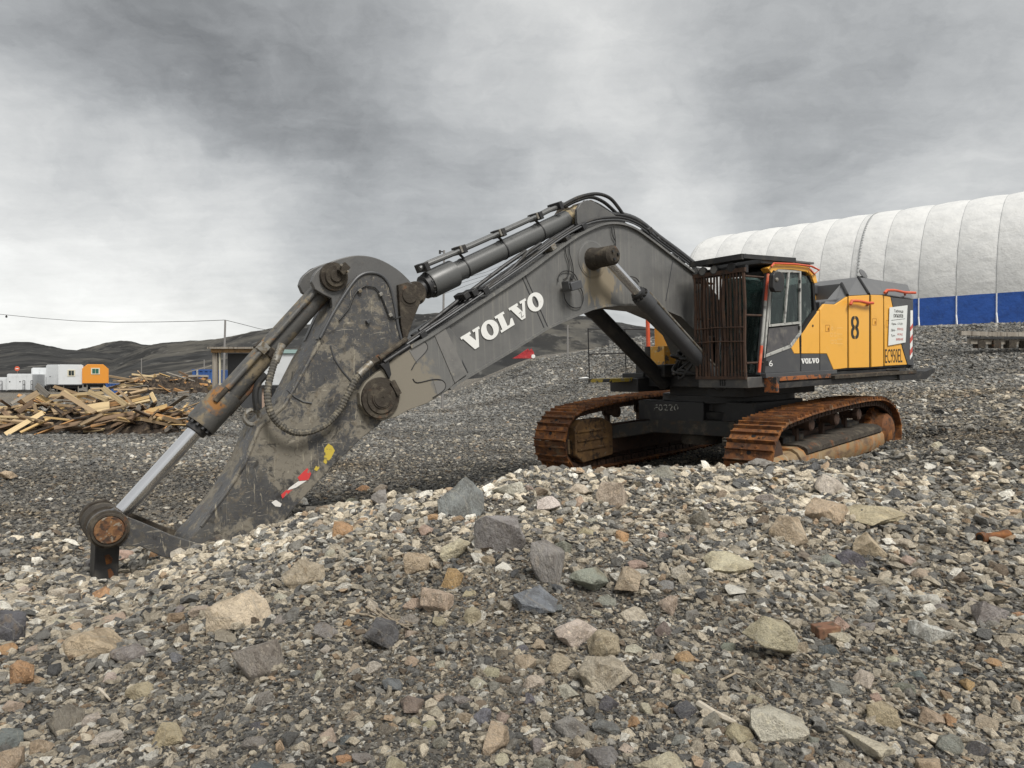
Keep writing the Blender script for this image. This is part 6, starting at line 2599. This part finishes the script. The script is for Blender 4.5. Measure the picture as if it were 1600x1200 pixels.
WM = {'pale': wood_mat('pale_pine', (.55, .42, .235)), 'yellow': wood_mat('yellow_pine', (.50, .34, .15)), 'tan': wood_mat('tan_wood', (.34, .245, .145)), 'brown': wood_mat('brown_wood', (.19, .125, .075)),
      'grey': wood_mat('grey_wood', (.22, .20, .17)), 'dark': wood_mat('dark_wood', (.070, .052, .038)), 'orange': wood_mat('orange_pine', (.46, .25, .10))}
pm = MB()
r_ = random.Random(3)
pm.box((0, 0, 0), (1, 1, 1))
plank_shapes = {}
for kname, m_ in WM.items():
    mb = MB()
    # board with a skewed broken end
    vs = [(-.5, -.5, -.5), (-.5, .5, -.5), (-.5, -.5, .5), (-.5, .5, .5), (.47, -.5, -.5), (.5, .5, -.5), (.44, -.5, .5), (.49, .5, .5)]
    mb.add(vs, [(0, 1, 3, 2), (4, 6, 7, 5), (0, 4, 5, 1), (2, 3, 7, 6), (0, 2, 6, 4), (1, 5, 7, 3)])
    plank_shapes[kname] = mb.mesh('plank', m_, smooth=False)


def plank(a, b, w, th, kind, label, group=None, roll=0.0):
    d = b - a
    L_ = d.length
    x = d.normalized()
    up = Vector((0, 0, 1))
    y = up.cross(x)
    if y.length < 1e-3:
        y = Vector((0, 1, 0))
    y.normalize()
    z = x.cross(y)
    M = Matrix((x, y, z)).transposed().to_4x4() @ Matrix.Rotation(roll, 4, 'X')
    M = Matrix.Translation((a + b) / 2) @ M @ Matrix.Diagonal((L_, w, th, 1))
    o = bpy.data.objects.new('plank', plank_shapes[kind])
    COL.objects.link(o)
    o.matrix_world = M
    return tag(o, label, 'plank', group)


NAMED = [
    (8.5, 679, 69, 644, 24.0, 24.9, 9, 'pale', 'big pale plank sloping out of the left front of the heap', 1.0),
    (32, 676, 79, 653, 24.1, 24.8, 5, 'yellow', 'narrow pale plank tucked below the big pale plank', .6),
    (21, 683, 85, 665, 23.9, 24.5, 5, 'dark', 'dark rotten beam on the ground at the front left of the heap', 0),
    (70, 652, 108, 656, 24.4, 24.5, 7, 'yellow', 'squared yellow beam end pointing right in the front of the heap', 0),
    (125, 664, 161, 647, 24.6, 25.2, 8, 'tan', 'tan beam rising to the right at the heap front centre', .5),
    (142, 666, 166, 661, 24.8, 25, 8, 'orange', 'short orange tan beam low at the heap front centre', .3),
    (200, 663, 219, 634, 25.4, 26.1, 8, 'grey', 'grey board leaning steeply against the right part of the heap', 1.3),
    (232, 646, 234, 661, 25.8, 25.8, 6, 'grey', 'short grey board standing upright at the right of the heap', 1.5),
    (225, 645, 262, 634, 25.6, 25.9, 8, 'yellow', 'yellow notched board on top of the heap right side', 1.2),
    (159, 643, 212, 631, 25.2, 25.7, 6, 'tan', 'long tan board with nailed slats near the heap top', .4),
    (96, 613, 149, 645, 25.5, 24.9, 8, 'tan', 'long tan board falling to the right across the heap', 1.0),
    (100, 611, 130, 632, 25.7, 25.2, 6, 'pale', 'pale board lying beside the long tan falling board', 1.0),
    (138, 612, 168, 625, 25.9, 25.6, 9, 'pale', 'pale split board raised on the top of the heap', 1.2),
    (161, 606, 198, 634, 26.2, 25.5, 9, 'pale', 'highest pale plank pointing up left from the heap', 1.2),
    (132, 640, 172, 634, 25.3, 25.6, 17, 'pale', 'wide pale plywood board lying in the middle of the heap', 1.2),
    (206, 627, 234, 620, 26.0, 26.4, 6, 'yellow', 'yellow board bridging the right part of the heap top', 1.0),
    (236, 614, 243, 628, 26.5, 26.3, 7, 'pale', 'short pale board standing at the right top of the heap', 1.2),
    (185, 609, 207, 631, 26.3, 25.9, 4, 'tan', 'thin tan board behind the highest pale plank', 1.0),
    (57, 602, 76, 619, 26.6, 26.3, 10, 'grey', 'wide grey board sticking up below the white trailer', 1.3),
    (36, 627, 60, 613, 25.6, 26.2, 10, 'tan', 'thick tan beam end near the left top of the heap', 1.0),
    (17, 631, 40, 617, 25.9, 26.4, 5, 'grey', 'thin grey board at the left top of the heap', 1.0),
    (28, 644, 52, 627, 25.1, 25.8, 8, 'brown', 'dark brown beam over the hollow at the left of the heap', 1.0),
    (53.5, 632, 57, 645, 25.0, 25.0, 5, 'tan', 'short upright board in the dark hollow of the heap', 1.5),
    (66, 630, 121, 634, 25.1, 25.3, 3.5, 'tan', 'long thin tan lath lying level across the heap', 0),
    (30, 650, 70, 658, 24.6, 24.4, 3, 'tan', 'thin lath sloping right at the left of the heap', 0),
]
for (x0, y0, x1, y1, d0, d1, w, kind, lab, roll) in NAMED:
    plank(at(x0, y0, d0), at(x1, y1, d1), w / FPX * d0 * .85, .05 if w > 4 else .04, kind, lab, roll=roll)
NAMED2 = [(234, 606, 243, 585, 37, 37.5, 4, 'yellow', 'yellow board standing up out of the rear heap', 1.3), (251, 590, 291, 601, 38, 37.6, 2.5, 'brown', 'thin brown board sloping right on the rear heap', 1),
          (191, 596, 208, 608, 37, 36.6, 4.5, 'grey', 'grey board at the left end of the rear heap', 1), (178, 609, 251, 608, 35.5, 36, 3, 'tan', 'long level tan board at the foot of the rear heap', 1),
          (304, 600, 325, 588, 37, 37.8, 5, 'orange', 'orange board beside the blue container', 1), (308, 603, 330, 596, 36.8, 37.4, 4, 'pale', 'pale board in front of the orange board by the shed', 1),
          (212, 602, 236, 590, 38, 38.5, 3, 'brown', 'brown board left of the standing yellow board', 1), (280, 585, 331, 571, 39, 40, 1.5, 'grey', 'long thin pole leaning on the shed from the rear heap', 0)]
for (x0, y0, x1, y1, d0, d1, w, kind, lab, roll) in NAMED2:
    plank(at(x0, y0, d0), at(x1, y1, d1), w / FPX * d0, .05, kind, lab, roll=roll)

r_ = random.Random(21)
kinds = ['tan', 'brown', 'yellow', 'grey', 'dark', 'orange', 'pale']
kw = [30, 24, 13, 15, 9, 10, 8]
GL = {'tan': 'tan', 'brown': 'brown', 'yellow': 'yellowish', 'grey': 'grey', 'dark': 'dark', 'orange': 'orange brown', 'pale': 'pale'}


def to_pix(v):
    c_, s_ = math.cos(PITCH), math.sin(PITCH)
    d = v - CAM
    y, z = d.y * c_ - d.z * s_, d.y * s_ + d.z * c_
    return CX + FPX * d.x / y, CY - FPX * z / y


PL_A = [(38, 661, 'big pale plank'), (89, 654, 'squared yellow beam'), (143, 655, 'tan beam at the heap front'), (210, 648, 'steep grey board'), (243, 639, 'notched yellow board'), (122, 629, 'long falling tan board'),
        (153, 618, 'pale split board'), (180, 620, 'highest pale plank'), (152, 637, 'wide plywood board'), (220, 623, 'yellow bridging board'), (66, 611, 'wide grey upright board'), (28, 624, 'thin grey board at the top left'),
        (40, 635, 'dark brown beam'), (55, 638, 'short upright board'), (94, 632, 'level tan lath'), (240, 621, 'short pale standing board')]
PL_B = [(238, 596, 'standing yellow board'), (271, 596, 'thin sloping brown board'), (200, 602, 'grey left end board'), (214, 608, 'long level tan board'), (314, 594, 'orange board'), (319, 599, 'pale board by the shed')]


def heap(xl, xr, y_, depth, hmax, n, who, ymx):
    for _ in range(n):
        u = r_.random()
        px = xl + (xr - xl) * u
        D = y_ + depth * r_.random()
        p = at(px, 600, D)
        g = hgt(p.x, p.y)
        fr = (D - y_) / depth
        env = math.sin((.12 + .76 * u) * PI) ** .5 * min(1, .30 + 1.3 * fr)
        z = g + hmax * env * r_.random() ** .7
        ln = r_.choice((.8, 1.2, 1.7, 2.2, 2.8)) * r_.uniform(.7, 1.1)
        yaw = r_.gauss(0, 1.0)
        pit = r_.gauss(0, .24)
        d = Vector((math.cos(yaw) * math.cos(pit), math.sin(yaw) * math.cos(pit), math.sin(pit))) * ln / 2
        c = Vector((p.x, p.y, z + .05))
        k = r_.choices(kinds, kw)[0]
        if z - g > .6 * hmax and k == 'dark':
            k = 'tan'
        beam = r_.random() < .35
        qx, qy = to_pix(c)
        plank(c - d, c + d, r_.uniform(.08, .13) if beam else r_.uniform(.08, .19), r_.uniform(.08, .13) if beam else r_.uniform(.03, .05), k,
              told_apart('%s %s in the %s' % (GL[k], 'beam' if beam else 'board', who.replace('timber ', '')), qx, qy, PL_A if xl < 100 else PL_B, '%s board jumbled among others in the %s' % (GL[k], who)), '%s boards in the %s' % (GL[k], who), r_.gauss(0, .5))


heap(-40, 300, 24.8, 3.8, 1.32, 192, 'front timber heap', 0)
heap(180, 335, 35.5, 3.5, .95, 66, 'rear timber heap', 0)
# core of rotten wood and earth under the boards
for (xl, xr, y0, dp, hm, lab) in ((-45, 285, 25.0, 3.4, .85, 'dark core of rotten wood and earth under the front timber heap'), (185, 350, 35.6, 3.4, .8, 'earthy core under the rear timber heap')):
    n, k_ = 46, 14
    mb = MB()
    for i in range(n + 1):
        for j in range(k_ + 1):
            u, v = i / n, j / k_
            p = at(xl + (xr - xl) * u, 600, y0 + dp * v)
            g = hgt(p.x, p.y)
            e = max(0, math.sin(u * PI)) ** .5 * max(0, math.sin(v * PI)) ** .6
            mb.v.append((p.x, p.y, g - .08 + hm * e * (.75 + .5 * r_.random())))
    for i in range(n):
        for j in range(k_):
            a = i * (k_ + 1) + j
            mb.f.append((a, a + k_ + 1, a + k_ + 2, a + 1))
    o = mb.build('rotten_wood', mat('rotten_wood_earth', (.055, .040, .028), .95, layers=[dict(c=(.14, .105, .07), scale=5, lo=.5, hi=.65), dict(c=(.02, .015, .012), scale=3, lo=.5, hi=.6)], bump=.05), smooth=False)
    tag(o, lab, kind='stuff')
# slatted grey panel in front of the shed, and light rubbish at the heap
for k in range(5):
    plank(at(278, 613.5 + k * 3, 30), at(296, 611.5 + k * 3.2, 30), .07, .03, 'grey', ('top', 'second highest', 'middle', 'second lowest', 'bottom')[k] + ' grey slat of the broken panel lying before the timber shed', 'slats of the broken panel before the shed', 1.3)
for (x, y, w, h, s, lab) in ((93, 664, 18, 12, 71, 'whitish crumpled lump at the front foot of the timber heap'), (207, 611, 9, 7, 72, 'small whitish lump between the two timber heaps')):
    me = chipped_rock(s, (1, .8, .7), 12, mat('whitish_rubbish', (.50, .49, .46), .8), .04)
    q, d = hit(x, y + h * .4)
    o = bpy.data.objects.new('rubbish_lump', me)
    COL.objects.link(o)
    o.scale = (w / FPX * d * .65, w / FPX * d * .5, h / FPX * d * .8)
    o.location = (q.x, q.y, q.z + h / FPX * d * .25)
    tag(o, lab, 'rubbish')

# ------------------------------------------------------------------ small things in the foreground
M_twig = mat('dry_twig', (.30, .25, .18), .9, layers=[dict(c=(.15, .12, .09), scale=30, lo=.45, hi=.6)])
M_bone = mat('bleached_wood', (.48, .43, .35), .85, layers=[dict(c=(.28, .22, .15), scale=14, lo=.5, hi=.65)], bump=.004)


def on_ground(px, py, up=.015):
    q, d = hit(px, py)
    return q + Vector((0, 0, up))


tw = empty('twig_bundle', loc=on_ground(598, 965))
tag(tw, 'bundle of dry twigs in the gravel above the dark grey rock', 'twigs')
Mi = tw.location
for k, pts in enumerate([[(576, 950), (590, 960), (610, 975), (640, 992)], [(572, 955), (592, 968), (618, 982), (645, 985)], [(580, 946), (588, 955), (600, 972), (612, 985)], [(545, 962), (575, 966), (600, 975)], [(590, 975), (625, 972), (650, 980)], [(584, 948), (600, 962), (622, 974)]]):
    mb = MB()
    mb.tube([on_ground(x, y, .03 - .004 * k) - Mi for x, y in pts], [.008, .007, .006, .004][:len(pts)], 6)
    mb.build('twig', M_twig, tw)
STK = [([(1092, 1108), (1115, 1122), (1150, 1138)], .018, M_bone, 'bleached stick in the gravel at the lower right'), ([(1372, 1010 + 110), (1440, 1145), (1500, 1165)], .007, M_twig, 'thin dark root lying by the long cream rock'),
       ([(447, 840), (450, 852), (452, 866)], .012, M_twig, 'short broken stick standing in the bank near the arm tip'), ([(1170, 960), (1205, 985), (1228, 1000)], .006, M_bone, 'thin pale straw left of the standing tan rock'),
       ([(155, 1082), (163, 1090), (172, 1100)], .008, M_bone, 'short pale stick in the lower left gravel'), ([(1125, 1070), (1150, 1058), (1180, 1072), (1195, 1088)], .006, M_twig, 'curled dry twig right of the bottom centre'),
       ([(270, 915), (300, 903), (330, 893)], .010, M_bone, 'pale splinter lying below the linkage'), ([(905, 800), (912, 780), (916, 765)], .005, M_twig, 'thin dry stem on the crest')]
for pts, r, m_, lab in STK:
    P = [on_ground(x, y, .02) for x, y in pts]
    tag(MB().tube(P, [r, r * .9, r * .6, r * .5][:len(P)], 7).build('stick', m_), lab, 'stick')
# brown brick-like block
q, d = hit(1290, 993)
mb = MB()
s_ = d / FPX
mb.box((0, 0, 0), (38 * s_, 24 * s_, 20 * s_))
o = mb.build('wood_block', mat('brown_block', (.17, .085, .05), .85, layers=[dict(c=(.30, .20, .12), scale=9, lo=.5, hi=.65), dict(c=(.08, .05, .03), scale=15, lo=.5, hi=.65)], bump=.004), bevel=.006)
o.location = q + Vector((0, 0, 7 * s_))
o.rotation_euler = (.05, -.04, .18)
tag(o, 'brown block with squared edges among pebbles in the right foreground', 'block')
# rusty pipe piece
q, d = hit(1553, 845)
s_ = d / FPX
o = empty('pipe_fitting', loc=q)
tag(o, 'short rusty pipe with flared ends lying near the right edge', 'pipe')
mb = MB()
ax = Vector((1, .25, .05)).normalized()
c = Vector((0, 0, 7 * s_))
mb.lathe(c - ax * 27 * s_, c + ax, [(0, 8.5 * s_), (7 * s_, 9 * s_), (12 * s_, 6.5 * s_), (40 * s_, 6.2 * s_), (46 * s_, 8 * s_), (54 * s_, 8 * s_)], 18)
mb.build('pipe', M_rust, o)
mb = MB()
mb.lathe(c - ax * 27.4 * s_, c + ax, [(0, 6 * s_), (.3 * s_, 6 * s_)], 14)
mb.build('opening', M_gap, o)

bpy.context.view_layer.update()
